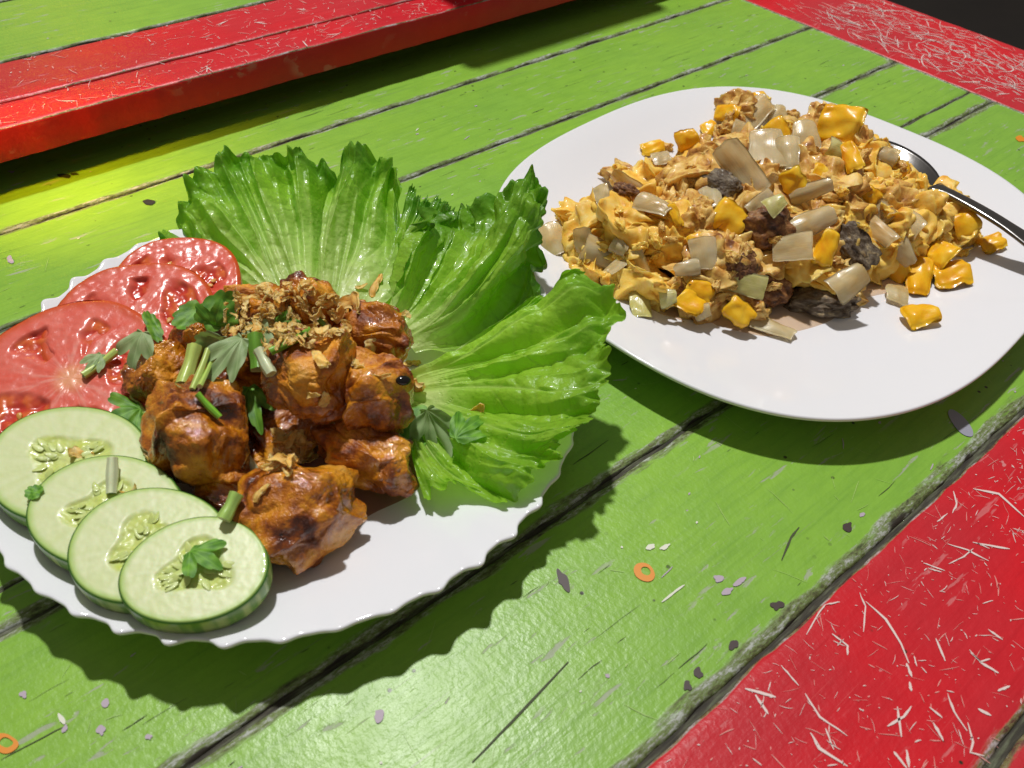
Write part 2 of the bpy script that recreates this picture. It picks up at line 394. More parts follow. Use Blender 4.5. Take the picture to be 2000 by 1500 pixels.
NZ = 0.0345
tab2 = table_root('table', 'neighbouring table with a raised double red edge board, green planks behind it', NZ)
tab2['group'] = 'painted tables'
b_a = plank(tab2, 'border_board', RED, -0.0632, -0.0335, A0, 0.72, 31, wl=0.001, wr=0.0012, thick=0.0175, gap=0.0007, clean=True)
b_b = plank(tab2, 'border_board', RED, -0.1134, -0.0632, A0, 0.72, 32, wl=0.0015, wr=0.001, gap=0.0007, thick=0.0175, clean=True)
for i, (x0, x1) in enumerate(((-0.205, -0.1134), (-0.285, -0.205), (-0.36, -0.285), (-0.44, -0.36))):
    plank(tab2, 'plank', GREEN, x0, x1, A0, 0.72, 41 + i, wl=0.003, wr=0.002, thick=0.0175)
slab('underboard', -0.43, -0.1105, A0 + 0.01, 0.71, -0.05, -0.0178, tab2, DARKWOOD)
for b in (-0.42, -0.17):
    for a in (A0 + 0.03, 0.65):
        slab('leg', b, b + 0.05, a, a + 0.04, -0.74 - NZ, -0.0505, tab2, DARKWOOD)

# ---- scratches and stains: thin flakes of missing paint lying on the boards
def strips(name, parent, segs, mat, z=0.00025):
    V, f = [], []
    for pts, w in segs:
        pts = np.asarray(pts, float); n = len(pts)
        t = np.gradient(pts, axis=0); nn = np.c_[-t[:, 1], t[:, 0]]; nn /= np.linalg.norm(nn, axis=1)[:, None] + 1e-9
        prof = np.sin(np.linspace(0.12, math.pi - 0.12, n)) ** 0.5 * (0.7 + 0.6 * rng.random(n))
        a = pts + nn * (w / 2 * prof)[:, None]; b = pts - nn * (w / 2 * prof)[:, None]; k = len(V)
        for i in range(n): V += [(*a[i], z), (*b[i], z)]
        f += [(k + 2 * i, k + 2 * i + 1, k + 2 * i + 3, k + 2 * i + 2) for i in range(n - 1)]
    me = make_mesh(name, V, [q[::-1] for q in f], smooth=False)
    return obj(name, me, mat, parent, kind='stuff')
def scr(cx, cy, ang, L, w, bend):
    n = 6; s = np.linspace(-.5, .5, n) * L; th = ang + bend * np.linspace(-.5, .5, n) + rng.normal(0, .05, n)
    d = np.c_[np.cos(th), np.sin(th)] * (L / n); p = np.cumsum(d, 0); return (p - p.mean(0) + [cx, cy], w)
def rand_scr(n, b0, b1, a0, a1, lmin, lmax, wmin, wmax, ang=0.0, spread=1.6, bend=0.22):
    out = []
    for _ in range(n):
        L = lmin + (lmax - lmin) * rng.random() ** 2.6
        cx, cy = b0 + (b1 - b0) * rng.random(), a0 + (a1 - a0) * rng.random()
        hl = L * .5; cx = min(max(cx, b0 + hl * .6), b1 - hl * .6)
        out.append(scr(cx, cy, ang + rng.normal(0, spread), L, wmin + (wmax - wmin) * rng.random() ** 2, rng.normal(0, bend)))
    return out
def pix_scr(pts, wpx, z=0.0):
    P = [to_board(at(x, y, z)) for x, y in pts]
    P = np.array(P); t = np.linspace(0, 1, len(P)); tt = np.linspace(0, 1, 7)
    Q = np.c_[np.interp(tt, t, P[:, 0]), np.interp(tt, t, P[:, 1])] + rng.normal(0, 0.00005, (7, 2))
    return (Q, wpx * 0.33 / F)
big = [[(1678, 1158), (1690, 1185), (1686, 1235)], [(1690, 1175), (1730, 1210), (1760, 1258), (1775, 1296)], [(1827, 1247), (1846, 1292)], [(1900, 1060), (1972, 1073)],
       [(1852, 1102), (1882, 1088), (1900, 1072)], [(1850, 1063), (1890, 1075), (1930, 1096)], [(1583, 1432), (1600, 1462), (1655, 1497)], [(1572, 1355), (1600, 1400), (1655, 1438)],
       [(1612, 1423), (1628, 1465)], [(1732, 1419), (1765, 1400), (1780, 1380)], [(1850, 1355), (1862, 1390), (1888, 1428)], [(1890, 1412), (1900, 1450), (1894, 1470), (1922, 1477)],
       [(1455, 1345), (1515, 1362)], [(1475, 1358), (1500, 1395)], [(1525, 1300), (1560, 1340)], [(1625, 1238), (1655, 1262), (1655, 1280)], [(1575, 1240), (1600, 1195), (1612, 1181)], [(1612, 1181), (1640, 1176)],
       [(1895, 1275), (1915, 1293), (1933, 1287)], [(1912, 1293), (1950, 1315)], [(1812, 1110), (1838, 1118)], [(1862, 960), (1868, 985), (1860, 1003)], [(1900, 955), (1950, 965), (2000, 1010)], [(1830, 1020), (1850, 1003)],
       [(1752, 1380), (1760, 1440)], [(1770, 1465), (1775, 1500)], [(1815, 1382), (1840, 1402)], [(1822, 1412), (1842, 1447)], [(1930, 1230), (1958, 1250)], [(1948, 1350), (1972, 1340)], [(1803, 1100), (1845, 1115)], [(1906, 1060), (1932, 1072)],
       [(1745, 1468), (1770, 1500)], [(1910, 1385), (1935, 1398)], [(1776, 1332), (1779, 1350)], [(1785, 1282), (1790, 1302)], [(1770, 1296), (1780, 1322)]]
segs = [pix_scr(b, 2.4 + 2.6 * rng.random()) for b in big]
segs += rand_scr(900, 0.385, 0.445, 0.02, 0.5, 0.0005, 0.006, 0.00010, 0.00042, bend=.3)
segs += rand_scr(420, 0.392, 0.445, 0.26, 0.45, 0.001, 0.010, 0.00012, 0.0004)
strips('scratches', red1, segs, SCR)
strips('scratches', red1, rand_scr(900, 0.384, 0.446, 0.0, 0.6, 0.0008, 0.010, 0.0001, 0.0004), SCR2, 0.0002)
strips('scratches', red2, rand_scr(160, 0.452, 0.525, 0.0, 0.5, 0.001, 0.010, 0.00015, 0.0007), SCR)
segs = rand_scr(620, 0.06, 0.30, A1 + 0.012, A1 + 0.097, 0.002, 0.034, 0.00025, 0.0010, ang=0.0, spread=0.55, bend=0.7)
for _ in range(55):
    cx, cy = rng.uniform(0.10, 0.28), rng.uniform(A1 + 0.03, A1 + 0.075)
    segs.append(scr(cx, cy, rng.uniform(0, 6.3), rng.uniform(0.012, 0.03), rng.uniform(0.0003, 0.0009), rng.normal(0, 3.2)))
strips('scratches', redc, segs, SCR)
strips('scratches', redc, rand_scr(300, 0.0, 0.30, A1 + 0.01, A1 + 0.098, 0.002, 0.03, 0.0004, 0.0016, spread=0.5), SCR2, 0.0002)
for bd, x0, x1 in ((b_a, -0.0612, -0.0355), (b_b, -0.1105, -0.0655)):
    strips('scratches', bd, rand_scr(330, x0, x1, 0.0, 0.46, 0.001, 0.013, 0.0002, 0.0008, spread=1.3), SCR2)
    strips('scratches', bd, rand_scr(130, x0, x1, 0.0, 0.46, 0.001, 0.012, 0.0002, 0.0008, spread=1.3), SCR, 0.0003)
# faint light knife marks on the green planks
def plank_at(b):
    for i in range(len(js) - 1):
        if js[i] <= b < js[i + 1]: return planks[i]
    return red1
KNIFE = simple('knife_mark', (0.34, 0.52, 0.12), 0.45)
DARKLINE = simple('hairline_crack', (0.05, 0.06, 0.02), 0.7)
for i, p in enumerate(planks):
    x0, x1 = js[i] + 0.006, js[i + 1] - 0.006
    if x1 - x0 < 0.02: continue
    strips('scratches', p, rand_scr(70, x0, x1, -0.1, 0.58, 0.002, 0.016, 0.00012, 0.00035, spread=1.5), KNIFE)
    strips('grain_cracks', p, rand_scr(46, x0, x1, -0.1, 0.58, 0.003, 0.03, 0.00012, 0.0004, ang=math.pi / 2, spread=0.05, bend=0.05), DARKLINE)
    strips('paint_chips', p, rand_scr(26 if i > 3 else 8, x0, x1, -0.1, 0.5, 0.0015, 0.008, 0.0005, 0.0018, ang=math.pi / 2, spread=0.25, bend=0.1), LILAC)
    strips('paint_chips', p, rand_scr(9 if i > 3 else 4, x0, x1, -0.1, 0.5, 0.001, 0.005, 0.0004, 0.0010, ang=math.pi / 2, spread=0.3, bend=0.1), WHITECHIP, 0.0003)
def spot(px, py, rx, ry, mat, ang=0.0, name='paint_spot', hole=0.0, jag=0.9):
    """a small flat stain, sized in photo pixels, on the plank below that pixel"""
    C = at(px, py, 0.0); c = to_board(C); p = plank_at(c[0])
    n = 28; V = []; f = []
    for k in range(n):
        t = 2 * math.pi * k / n; j = 1 + jag * float(pn(np.array([[math.cos(t) * .8 + px * .37, math.sin(t) * .8, py * .1]]))[0])
        ux, uy = rx * math.cos(t) * j, ry * math.sin(t) * j
        x, y = px + ux * math.cos(ang) - uy * math.sin(ang), py + ux * math.sin(ang) + uy * math.cos(ang)
        V.append((*to_board(at(x, y, 0.0)), 0.00035))
        if hole:
            x, y = px + 3 + (x - px) * hole, py - 2 + (y - py) * hole; V.append((*to_board(at(x, y, 0.0)), 0.00035))
    if hole: f = [(2 * k, 2 * ((k + 1) % n), 2 * ((k + 1) % n) + 1, 2 * k + 1) for k in range(n)]
    else: f = [tuple(range(n))]
    return obj(name, make_mesh(name, V, [q[::-1] for q in f], smooth=False), mat, p)
spot(1258, 1118, 22, 17, ORANGESPOT, 0.5, hole=0.45, jag=0.12)
spot(10, 1453, 24, 18, ORANGESPOT, 0.2, hole=0.5, jag=0.3)
spot(1995, 272, 10, 6, ORANGESPOT)
spot(1098, 1133, 9, 18, BROWNSPOT, -0.4)
spot(122, 345, 13, 6, BLACKSPOT); spot(147, 341, 6, 3, BLACKSPOT); spot(292, 395, 10, 5, BLACKSPOT)
spot(1875, 828, 12, 34, simple('grey_scuff', (0.30, 0.30, 0.36), 0.5), -0.7, jag=0.15)
spot(1655, 1027, 10, 8, BROWNSPOT); spot(1518, 1183, 11, 9, BROWNSPOT); spot(1433, 1258, 8, 10, BROWNSPOT); spot(1366, 1315, 8, 9, BROWNSPOT); spot(1343, 1340, 7, 9, BROWNSPOT)
spot(740, 1398, 10, 11, LILAC); spot(45, 1357, 10, 9, LILAC); spot(206, 1376, 9, 8, LILAC); spot(198, 1428, 9, 9, LILAC); spot(292, 1440, 7, 6, LILAC)
spot(20, 508, 7, 6, LILAC); spot(1447, 1137, 14, 6, LILAC, -0.5); spot(1420, 1157, 12, 6, LILAC, -0.5); spot(1402, 1130, 8, 7, LILAC); spot(120, 1405, 5, 12, WHITECHIP, -0.4); spot(128, 1425, 5, 9, LILAC, 0.3)
spot(1300, 1068, 10, 4, WHITECHIP, -0.5); spot(1272, 1070, 9, 5, WHITECHIP, -0.6); spot(1315, 1158, 26, 3, WHITECHIP, -0.62)
seglist = [pix_scr([(922, 1490), (1000, 1410), (1110, 1293)], 4.5), pix_scr([(1526, 1095), (1545, 1050), (1560, 1030)], 4)]
strips('grain_cracks', planks[6], seglist[:1], DARKLINE, 0.0003); strips('grain_cracks', planks[7], seglist[1:], DARKLINE, 0.0003)

# ------------------------------------------------------------------ plates
P1C = np.array([-0.0862, 0.2262]); P1R = 0.1155
def p1h(r): return np.interp(r, [0, .052, .064, .076, .088, .100, .1135], [.0045, .0045, .0056, .0082, .0120, .0165, .0220])
def make_plate1():
    nt = 720; th = np.linspace(0, 2 * math.pi, nt, endpoint=False)
    ph = 46 * th + 0.8 * np.sin(3 * th + 1) ; sc = np.cos(ph) + 0.28 * np.cos(2 * ph)
    amp = 0.75 + 0.35 * np.sin(7 * th + .5)
    rs = [0, .02, .04, .052, .058, .064, .07, .076, .082, .088, .094, .099, .103, .106, .1085, .1105, .112, .1130, .1135, .1132, .1118, .109, .104, .095, .08, .068, .062, .058, .056, .05, .03, 0]
    V = np.zeros((nt, len(rs), 3)); turn = rs.index(.1135)
    for j, r in enumerate(rs):
        if j <= turn: z = p1h(r)
        else: z = max(p1h(r) - .0026, .0018) if r > .06 else (0.0005 if r > .054 else 0.0022)
        if j == turn: z -= .0009
        if j == turn + 1: z = .0198
        k = np.clip((r - .092) / .0215, 0, 1) ** 2.2
        R = r * 1.012 * (1 + 0.0125 * amp * sc * k); V[:, j, 0] = P1C[0] + R * np.cos(th) * 0.985; V[:, j, 1] = P1C[1] + R * np.sin(th) * 1.0
        V[:, j, 2] = z + 0.0007 * amp * sc * k
    f = [q[::-1] for q in grid_faces(nt, len(rs), True)]
    return obj('plate', make_mesh('plate', V.reshape(-1, 3), f), PORC, label='round white plate with scalloped rim holding glazed chicken and salad', cat='plate')
plate1 = make_plate1()
P2C = np.array([0.1282, 0.3600]); P2A, P2B, P2T, P2N = 0.1256, 0.1368, -0.76, 2.61
def p2h(s): return np.interp(s, [0, .60, .68, .76, .84, .92, 1.0], [.0050, .0050, .0062, .0088, .0122, .0158, .0190])
def p2s(x, y):
    dx, dy = x - P2C[0], y - P2C[1]; c, s = math.cos(P2T), math.sin(P2T)
    u, v = dx * c + dy * s, -dx * s + dy * c
    return (abs(u / P2A) ** P2N + abs(v / P2B) ** P2N) ** (1 / P2N)
def make_plate2():
    nt = 300; th = np.linspace(0, 2 * math.pi, nt, endpoint=False)
    c, s = np.cos(th), np.sin(th); rad = (np.abs(c) ** P2N + np.abs(s) ** P2N) ** (-1 / P2N)
    ux, uy = c * rad * P2A, s * rad * P2B
    ss = [0, .3, .5, .56, .6, .64, .68, .72, .76, .8, .84, .88, .92, .95, .975, .99, .997, 1.0, .997, .985, .96, .9, .8, .7, .62, .58, .56, .5, .3, 0]
    V = np.zeros((nt, len(ss), 3)); turn = ss.index(1.0)
    for j, q in enumerate(ss):
        if j <= turn: z = p2h(q)
        else: z = max(p2h(q) - .0030, .0016) if q > .6 else (0.0005 if q > .53 else .0022)
        if j == turn: z -= .0012
        if j == turn + 1: z = .0169
        x, y = ux * q, uy * q
        # the well is rounder than the rim
        k = sst(.3, 1.0, np.full(nt, q)); rr = 0.128 * q
        x, y = lerp(c * rr, x, k), lerp(s * rr, y, k)
        V[:, j, 0] = P2C[0] + x * math.cos(P2T) - y * math.sin(P2T); V[:, j, 1] = P2C[1] + x * math.sin(P2T) + y * math.cos(P2T); V[:, j, 2] = z
    f = [q[::-1] for q in grid_faces(nt, len(ss), True)]
    return obj('plate', make_mesh('plate', V.reshape(-1, 3), f), PORC2, label='smooth rounded square white plate under the scrambled egg', cat='plate')
plate2 = make_plate2()
H.add(plate1, plate2)

# ------------------------------------------------------------------ lettuce
def cat_rom(P, t):
    """Catmull-Rom through P (k, ..., 3) at parameters t in [0, k-1]"""
    k = len(P); Q = np.concatenate([2 * P[:1] - P[1:2], P, 2 * P[-1:] - P[-2:-1]])
    i = np.clip(np.floor(t).astype(int), 0, k - 2); f = (t - i).reshape((-1,) + (1,) * (P.ndim - 1))
    a, b, c, d = Q[i], Q[i + 1], Q[i + 2], Q[i + 3]
    return 0.5 * (2 * b + (c - a) * f + (2 * a - 5 * b + 4 * c - d) * f ** 2 + (3 * b - a - 3 * c + d) * f ** 3)
def leaf(ribs, seed, label, nu=300, nv=110, ruff=0.004, waves=9, serr=0.005, fold=0.0, folds=5, pale=0.5, dark=1.0, curl=0.0, veins=9, pleat=0.004, lie=1.0):
    P = np.array([[at(c[0], c[1], .012 + (c[2] - .012) * lie + (.0028 if lie < 1 else 0)) for c in r] for r in ribs])
    nr, nc = P.shape[:2]
    A = cat_rom(P, np.linspace(0, nr - 1, nu))                       # nu, nc, 3
    # every strip reaches a different length: a torn, toothed margin
    u = np.linspace(0, 1, nu); sd = seed * 3.7
    tooth = fbm(np.c_[u * 14, u * 0 + sd, u * 0], seed, 2) * 0.9 + np.abs(pn(np.c_[u * 30, u * 0 + sd, u * 0], seed + 1)) * 1.2 + pn(np.c_[u * 62, u * 0 + sd, u * 0], seed + 2) * 0.35
    L = np.linalg.norm(A[:, -1] - A[:, 0], axis=1)
    B = cat_rom(A.transpose(1, 0, 2), np.linspace(0, nc - 1, nv)).transpose(1, 0, 2)   # nu, nv, 3
    v = np.linspace(0, 1, nv)
    U, Vv = np.meshgrid(u, v, indexing='ij')
    dv = np.gradient(B, axis=1); du = np.gradient(B, axis=0)
    T = dv / (np.linalg.norm(dv, axis=2, keepdims=True) + 1e-9); X = du / (np.linalg.norm(du, axis=2, keepdims=True) + 1e-9)
    N = np.cross(X, T); N /= np.linalg.norm(N, axis=2, keepdims=True) + 1e-9
    if (N * (CAM - B)).sum(-1).mean() < 0: N = -N
    s = np.cumsum(np.r_[0, np.linalg.norm(np.diff(B[:, -1], axis=0), axis=1)]); s = s / s[-1]
    sU = s[:, None] + 0 * Vv
    lenm = np.linalg.norm(B[0, -1] - B[-1, -1]) + 0.08
    env = sst(0.15, 1.0, Vv) ** 1.3
    q3 = lambda f, g, sd2: pn(np.stack([sU * f, Vv * g, U * 0 + sd], -1), seed + sd2)
    warp = sU + 0.03 * q3(6, 2, 2)
    k3 = lambda f, g, sd2: pn(np.stack([warp * f, Vv * g, U * 0 + sd], -1), seed + sd2)
    d = ruff * (1.4 * env * k3(waves * .5, .7, 0) + 1.1 * env * pn(B * 48, seed + 1))
    env2 = sst(0.05, .5, Vv)
    d += pleat * env2 * (k3(waves * 1.5, .6, 21) * 1.3 - 1.2 * np.abs(k3(waves * 2.4, .7, 22)))
    d += ruff * 2.0 * sst(0.55, 1, Vv) ** 1.6 * pn(B * 95, seed + 3) + ruff * 1.5 * sst(0.78, 1, Vv) ** 1.5 * pn(B * 210, seed + 4)
    for k in range(folds):
        uk = (k + 0.5 + 0.33 * math.sin(seed * 2.3 + k * 1.9)) / folds; sg = 1 if math.sin(seed + k * 2.7) > -.2 else -.6
        x = (sU - uk - 0.05 * np.sin(Vv * 3 + k)) * lenm
        d += -fold * sg * sst(0.05, .45, Vv) * np.exp(-np.abs(x) / 0.007) * (1 + .5 * math.sin(k * 5.1))
    # veins fanning from the base, with side branches
    vd = np.full(U.shape, 9.0)
    wid = np.linalg.norm(np.gradient(B, axis=0), axis=2) * nu          # metres per unit u at each v
    for k in range(veins):
        u0 = (k + 0.5 + 0.25 * math.sin(seed + k * 2.4)) / veins
        path = u0 + 0.02 * np.sin(Vv * 5 + k + seed)
        wv = (0.0019 if k % 3 == 1 else 0.0011) * (1.15 - Vv)
        vd = np.minimum(vd, np.abs(U - path) * wid / (wv + 1e-5))
        for m in range(4):
            v0 = 0.16 + 0.19 * m + 0.05 * math.sin(k * 3 + m)
            for sg in (-1, 1):
                off = sg * np.maximum(Vv - v0, 0) ** 0.85 * 0.075 / np.maximum(wid, .02) * (1 + .3 * math.sin(k + m * 2))
                dd = np.abs(U - path - off) * wid / (0.0005 * (1.2 - Vv) + 1e-5) + 0.75
                vd = np.minimum(vd, np.where((Vv > v0) & (np.abs(off) < .62 / veins), dd, 9.0))
    vein = np.exp(-vd ** 2 * 0.8)
    blist = np.abs(pn(B * 105, seed + 6)) * 1.8 + 0.4 * np.abs(pn(B * 260, seed + 7)) - .35
    d += -0.0009 * vein * (1 - 0.5 * Vv) + 0.0013 * blist * (1 - vein) * sst(0.05, .3, Vv) + 0.0016 * fbm(B * 60, seed + 9, 2) * env
    if curl: d += curl * sst(0.75, 1, Vv) ** 2 * pn(np.stack([sU * 7, Vv * 0, U * 0 + sd], -1), seed + 12) * 2
    V = B + N * d[..., None] + T * (serr * tooth[:, None] * Vv ** 5)[..., None]
    V[..., 2] = np.maximum(V[..., 2], 0.004)
    g = 0.5 + 0.5 * np.clip(fbm(B * 45, seed + 20, 3) * 1.3, -1, 1)
    base = C3(0.78, 0.86, 0.40); mid = C3(0.40, 0.66, 0.055); drk = C3(0.085, 0.28, 0.016)
    t1 = sst(0.02, pale, Vv + 0.16 * (g - 0.5))[..., None]; t2 = (sst(0.55, 1.05, Vv + 0.35 * (g - .5)) * dark)[..., None]
    col = lerp(lerp(base, mid, t1), drk, t2 * 0.9)
    col = lerp(col, C3(0.50, 0.66, 0.18), (vein * (0.85 - 0.6 * Vv))[..., None])
    col = lerp(col, C3(0.10, 0.27, 0.012), (0.4 * sst(.05, .5, -blist) * t1[..., 0] * (1 - vein))[..., None])
    me = make_mesh('lettuce_leaf', V.reshape(-1, 3), grid_faces(nu, nv), col.reshape(-1, 3))
    return obj('lettuce_leaf', me, LETTUCE, label=label, cat='lettuce', group='lettuce leaves on the scalloped plate')
L1 = leaf([[(520, 602, .010), (450, 580, .012), (375, 525, .018), (302, 486, .026)],
           [(535, 601, .010), (445, 540, .018), (370, 465, .032), (315, 410, .040)],
           [(555, 600, .012), (480, 490, .028), (420, 395, .042), (385, 355, .050)],
           [(575, 600, .012), (520, 470, .030), (480, 370, .046), (452, 312, .054)],
           [(600, 600, .012), (580, 470, .030), (560, 370, .048), (545, 305, .058)],
           [(625, 600, .012), (630, 470, .032), (635, 360, .052), (640, 300, .062)],
           [(645, 600, .012), (670, 470, .032), (690, 360, .052), (702, 282, .064)],
           [(665, 602, .012), (710, 480, .030), (745, 370, .050), (772, 295, .062)],
           [(715, 618, .010), (772, 560, .018), (800, 440, .034), (810, 318, .050)]], 3,
          'broad frilly lettuce leaf fanned out behind the chicken, next to the tomato', nu=520, nv=150, ruff=0.0050, waves=9, serr=0.0055, fold=0.010, folds=7, pleat=0.0062, lie=0.62, pale=0.75, dark=0.85, veins=8)
L2 = leaf([[(745, 640, .015), (765, 565, .030), (785, 490, .044), (800, 440, .050)],
           [(752, 645, .015), (785, 575, .031), (820, 490, .046), (850, 425, .054)],
           [(765, 650, .013), (815, 590, .020), (860, 510, .028), (895, 415, .038)],
           [(775, 655, .014), (845, 590, .026), (915, 485, .042), (965, 365, .058)],
           [(785, 662, .014), (880, 590, .030), (970, 480, .050), (1030, 350, .066)],
           [(795, 670, .014), (900, 610, .027), (1000, 500, .046), (1068, 395, .060)],
           [(805, 680, .013), (905, 645, .016), (995, 570, .026), (1052, 462, .042)],
           [(812, 688, .012), (900, 662, .016), (985, 612, .026), (1035, 560, .034)]], 8,
          'upright crinkled lettuce leaf with a pale midrib and dark curled tip', nu=440, nv=140, ruff=0.0048, waves=9, serr=0.0055, fold=0.010, folds=5, pleat=0.0055, lie=0.78, pale=0.5, dark=1.0, veins=6)
L3 = leaf([[(792, 728, .016), (880, 688, .026), (1010, 622, .038), (1140, 568, .050)],
           [(795, 738, .014), (900, 695, .028), (1050, 620, .044), (1198, 552, .057)],
           [(797, 750, .013), (920, 720, .027), (1070, 680, .043), (1186, 640, .052)],
           [(800, 760, .012), (930, 750, .026), (1070, 740, .040), (1172, 712, .048)],
           [(800, 770, .012), (920, 785, .024), (1050, 800, .036), (1155, 788, .042)],
           [(798, 780, .012), (900, 820, .022), (1010, 850, .031), (1122, 846, .035)],
           [(795, 790, .012), (880, 850, .020), (960, 895, .026), (1060, 902, .029)],
           [(793, 800, .012), (850, 870, .017), (910, 920, .022), (978, 955, .024)],
           [(790, 810, .012), (820, 870, .015), (850, 920, .018), (890, 948, .020)],
           [(788, 815, .012), (800, 870, .014), (812, 920, .016), (822, 955, .017)]], 14,
          'wide light green lettuce leaf spread flat towards the egg plate', nu=480, nv=150, ruff=0.0036, waves=9, serr=0.0055, fold=0.0055, folds=7, pleat=0.0026, pale=0.38, dark=0.45, veins=7)
L4 = leaf([[(720, 610, .008), (755, 520, .016), (780, 440, .026), (796, 368, .036)],
           [(735, 612, .008), (775, 530, .016), (805, 450, .026), (832, 385, .034)],
           [(755, 615, .008), (800, 540, .015), (838, 460, .024), (872, 395, .032)],
           [(775, 620, .008), (825, 560, .013), (870, 490, .020), (905, 425, .028)]], 22,
          'small dark frill of lettuce peeking out between the two upright leaves', nu=150, nv=60, ruff=0.003, waves=4, serr=0.004, fold=0.003, folds=3, pale=0.3, veins=3)
L5 = leaf([[(880, 690, .014), (940, 650, .019), (1000, 605, .024), (1050, 572, .028)],
           [(885, 695, .014), (950, 660, .019), (1015, 622, .024), (1062, 592, .027)],
           [(890, 700, .014), (955, 675, .018), (1010, 645, .022), (1058, 620, .024)]], 27,
          'narrow pale lettuce strip tucked between the upright leaf and the flat leaf', nu=120, nv=70, ruff=0.0018, waves=3, serr=0.003, fold=0.002, folds=2, pale=0.5, dark=0.2, veins=2)
H.add(L1, L2, L3, L4, L5)

# ------------------------------------------------------------------ tomato and cucumber slices
def disc_frame(px, py, z, tilt, spin):
    C = at(px, py, z); N = nrm(np.array([tilt[0], tilt[1], 1.0]))
    return frame(C, np.array([math.cos(spin), math.sin(spin), 0]), N)
def tomato(px, py, z, R, tilt, spin, seed, label, ox=1.0):
    nt, nr = 220, 64; th = np.linspace(0, 2 * math.pi, nt, endpoint=False); rr = np.linspace(0, 1, nr) ** 0.85
    T, Q = np.meshgrid(th, rr, indexing='ij')
    edge = R * (1 + 0.025 * np.cos(2 * th + seed) + 0.03 * np.cos(5 * th + seed * 2) * 0.6)
    X, Y = Q * edge[:, None] * np.cos(T) * ox, Q * edge[:, None] * np.sin(T)
    P = np.stack([X, Y, 0 * X], -1)
    nl = 5; loc = np.zeros_like(X); sdist = np.zeros_like(X)
    for k in range(nl):
        a0 = 2 * math.pi * (k + 0.22 * math.sin(seed * 5 + k * 2.1)) / nl
        w = 0.36 + 0.20 * math.sin(seed * 3 + k * 1.9); r0 = 0.30 + 0.05 * math.sin(k * 3 + seed); r1 = 0.78 + 0.05 * math.cos(k + seed)
        da = np.abs((T - a0 + math.pi) % (2 * math.pi) - math.pi) + 0.34 * fbm(P * 80, seed + k, 2)
        q = (Q - r0) / (r1 - r0) + 0.10 * pn(P * 120, seed + k + 9)
        shape = w * np.sqrt(np.clip(1 - (2 * np.clip(q, 0, 1) - 1.15) ** 2 / 1.35, 0, 1))
        m = sst(-0.08, 0.16, shape - da) * ((q > 0) & (q < 1)) * sst(0, .12, q) * sst(1, .9, q)
        loc = np.maximum(loc, m)
    gel = fbm(P * 230, seed + 3, 2)
    h = -0.0016 * loc + loc * 0.0009 * gel + 0.00022 * fbm(P * 320, seed + 1, 3) - 0.0010 * sst(0.94, 1, Q) ** 2
    h += 0.0007 * pn(P * 60, seed + 30)
    streak = 0.5 + 0.5 * fbm(np.stack([np.cos(T) * 5, np.sin(T) * 5, Q * 2], -1), seed + 5, 3)
    flesh = lerp(C3(0.68, 0.090, 0.055), C3(0.77, 0.20, 0.15), streak[..., None])
    c = lerp(flesh, C3(0.80, 0.40, 0.20), (sst(0.24, 0.05, Q) * (0.6 + .4 * streak))[..., None])
    spoke = sst(.56, .75, streak) * sst(.7, .3, Q) * (1 - loc)
    c = lerp(c, C3(0.78, 0.30, 0.24), (0.6 * spoke)[..., None])
    c = lerp(c, C3(0.60, 0.085, 0.018), (sst(0.84, 0.985, Q))[..., None])
    gc = lerp(C3(0.52, 0.028, 0.012), C3(0.68, 0.14, 0.02), sst(-.3, .5, gel)[..., None])
    c = lerp(c, gc, (loc * .85)[..., None])
    V = np.stack([X, Y, h], -1)
    o = obj('tomato_slice', make_mesh('tomato_slice', V.reshape(-1, 3), grid_faces(nt, nr, True), c.reshape(-1, 3)), TOMATO, label=label, cat='tomato', group='tomato slices on the scalloped plate')
    # skin: the slice's side and underside
    ks = [(0.997, -0.0009), (1.003, -0.0018), (1.006, -0.0035), (1.0, -0.0058), (0.985, -0.0072), (0.9, -0.0076), (0.0, -0.0076)]
    W_ = np.zeros((nt, len(ks), 3))
    for j, (k, zz) in enumerate(ks): W_[:, j, 0] = edge * k * np.cos(th) * ox; W_[:, j, 1] = edge * k * np.sin(th); W_[:, j, 2] = zz
    cc = np.tile(C3(0.58, 0.045, 0.012), (nt * len(ks), 1))
    obj('skin', make_mesh('skin', W_.reshape(-1, 3), grid_faces(nt, len(ks), True), cc), SKINRED, o)
    # seeds in the gel
    for k in range(9):
        idx = rng.integers(0, nt), rng.integers(nr // 3, int(nr * .85))
        for _ in range(60):
            if loc[idx] > 0.8: break
            idx = rng.integers(0, nt), rng.integers(nr // 3, int(nr * .85))
        if loc[idx] <= 0.8: continue
        sd = obj('seed', SEED_ME, None, o); p = V[idx]; a = rng.uniform(0, 6.3)
        sd.matrix_basis = frame(p + [0, 0, .0003], [math.cos(a), math.sin(a), 0], [rng.normal(0, .2), rng.normal(0, .2), 1], (.0017, .0010, .0006))
    o.matrix_basis = disc_frame(px, py, z, tilt, spin); return o
sv, sf = ico(2)
sv2 = sv.copy(); sv2[:, 1] *= 1 - 0.45 * np.clip(sv2[:, 0], -1, 1)
SEED_ME = make_mesh('seed', sv2, sf, np.tile(C3(0.66, 0.32, 0.07), (len(sv), 1))); SEED_ME.materials.append(TOMATO)
CSEED_ME = make_mesh('seed', sv2, sf, np.tile(C3(0.58, 0.66, 0.20), (len(sv), 1))); CSEED_ME.materials.append(CUKE)
t3 = tomato(338, 556, .0300, .0275, (0.05, -0.20), 0.5, 5, 'tomato slice touching the lettuce, farthest up the fan of three')
t2 = tomato(256, 630, .0300, .0325, (0.05, -0.19), 1.9, 2, 'middle tomato slice of the fan, overlapped by its neighbour')
t1 = tomato(138, 738, .0265, .0370, (0.04, -0.19), 0.2, 9, 'largest tomato slice, lying against the cucumber')

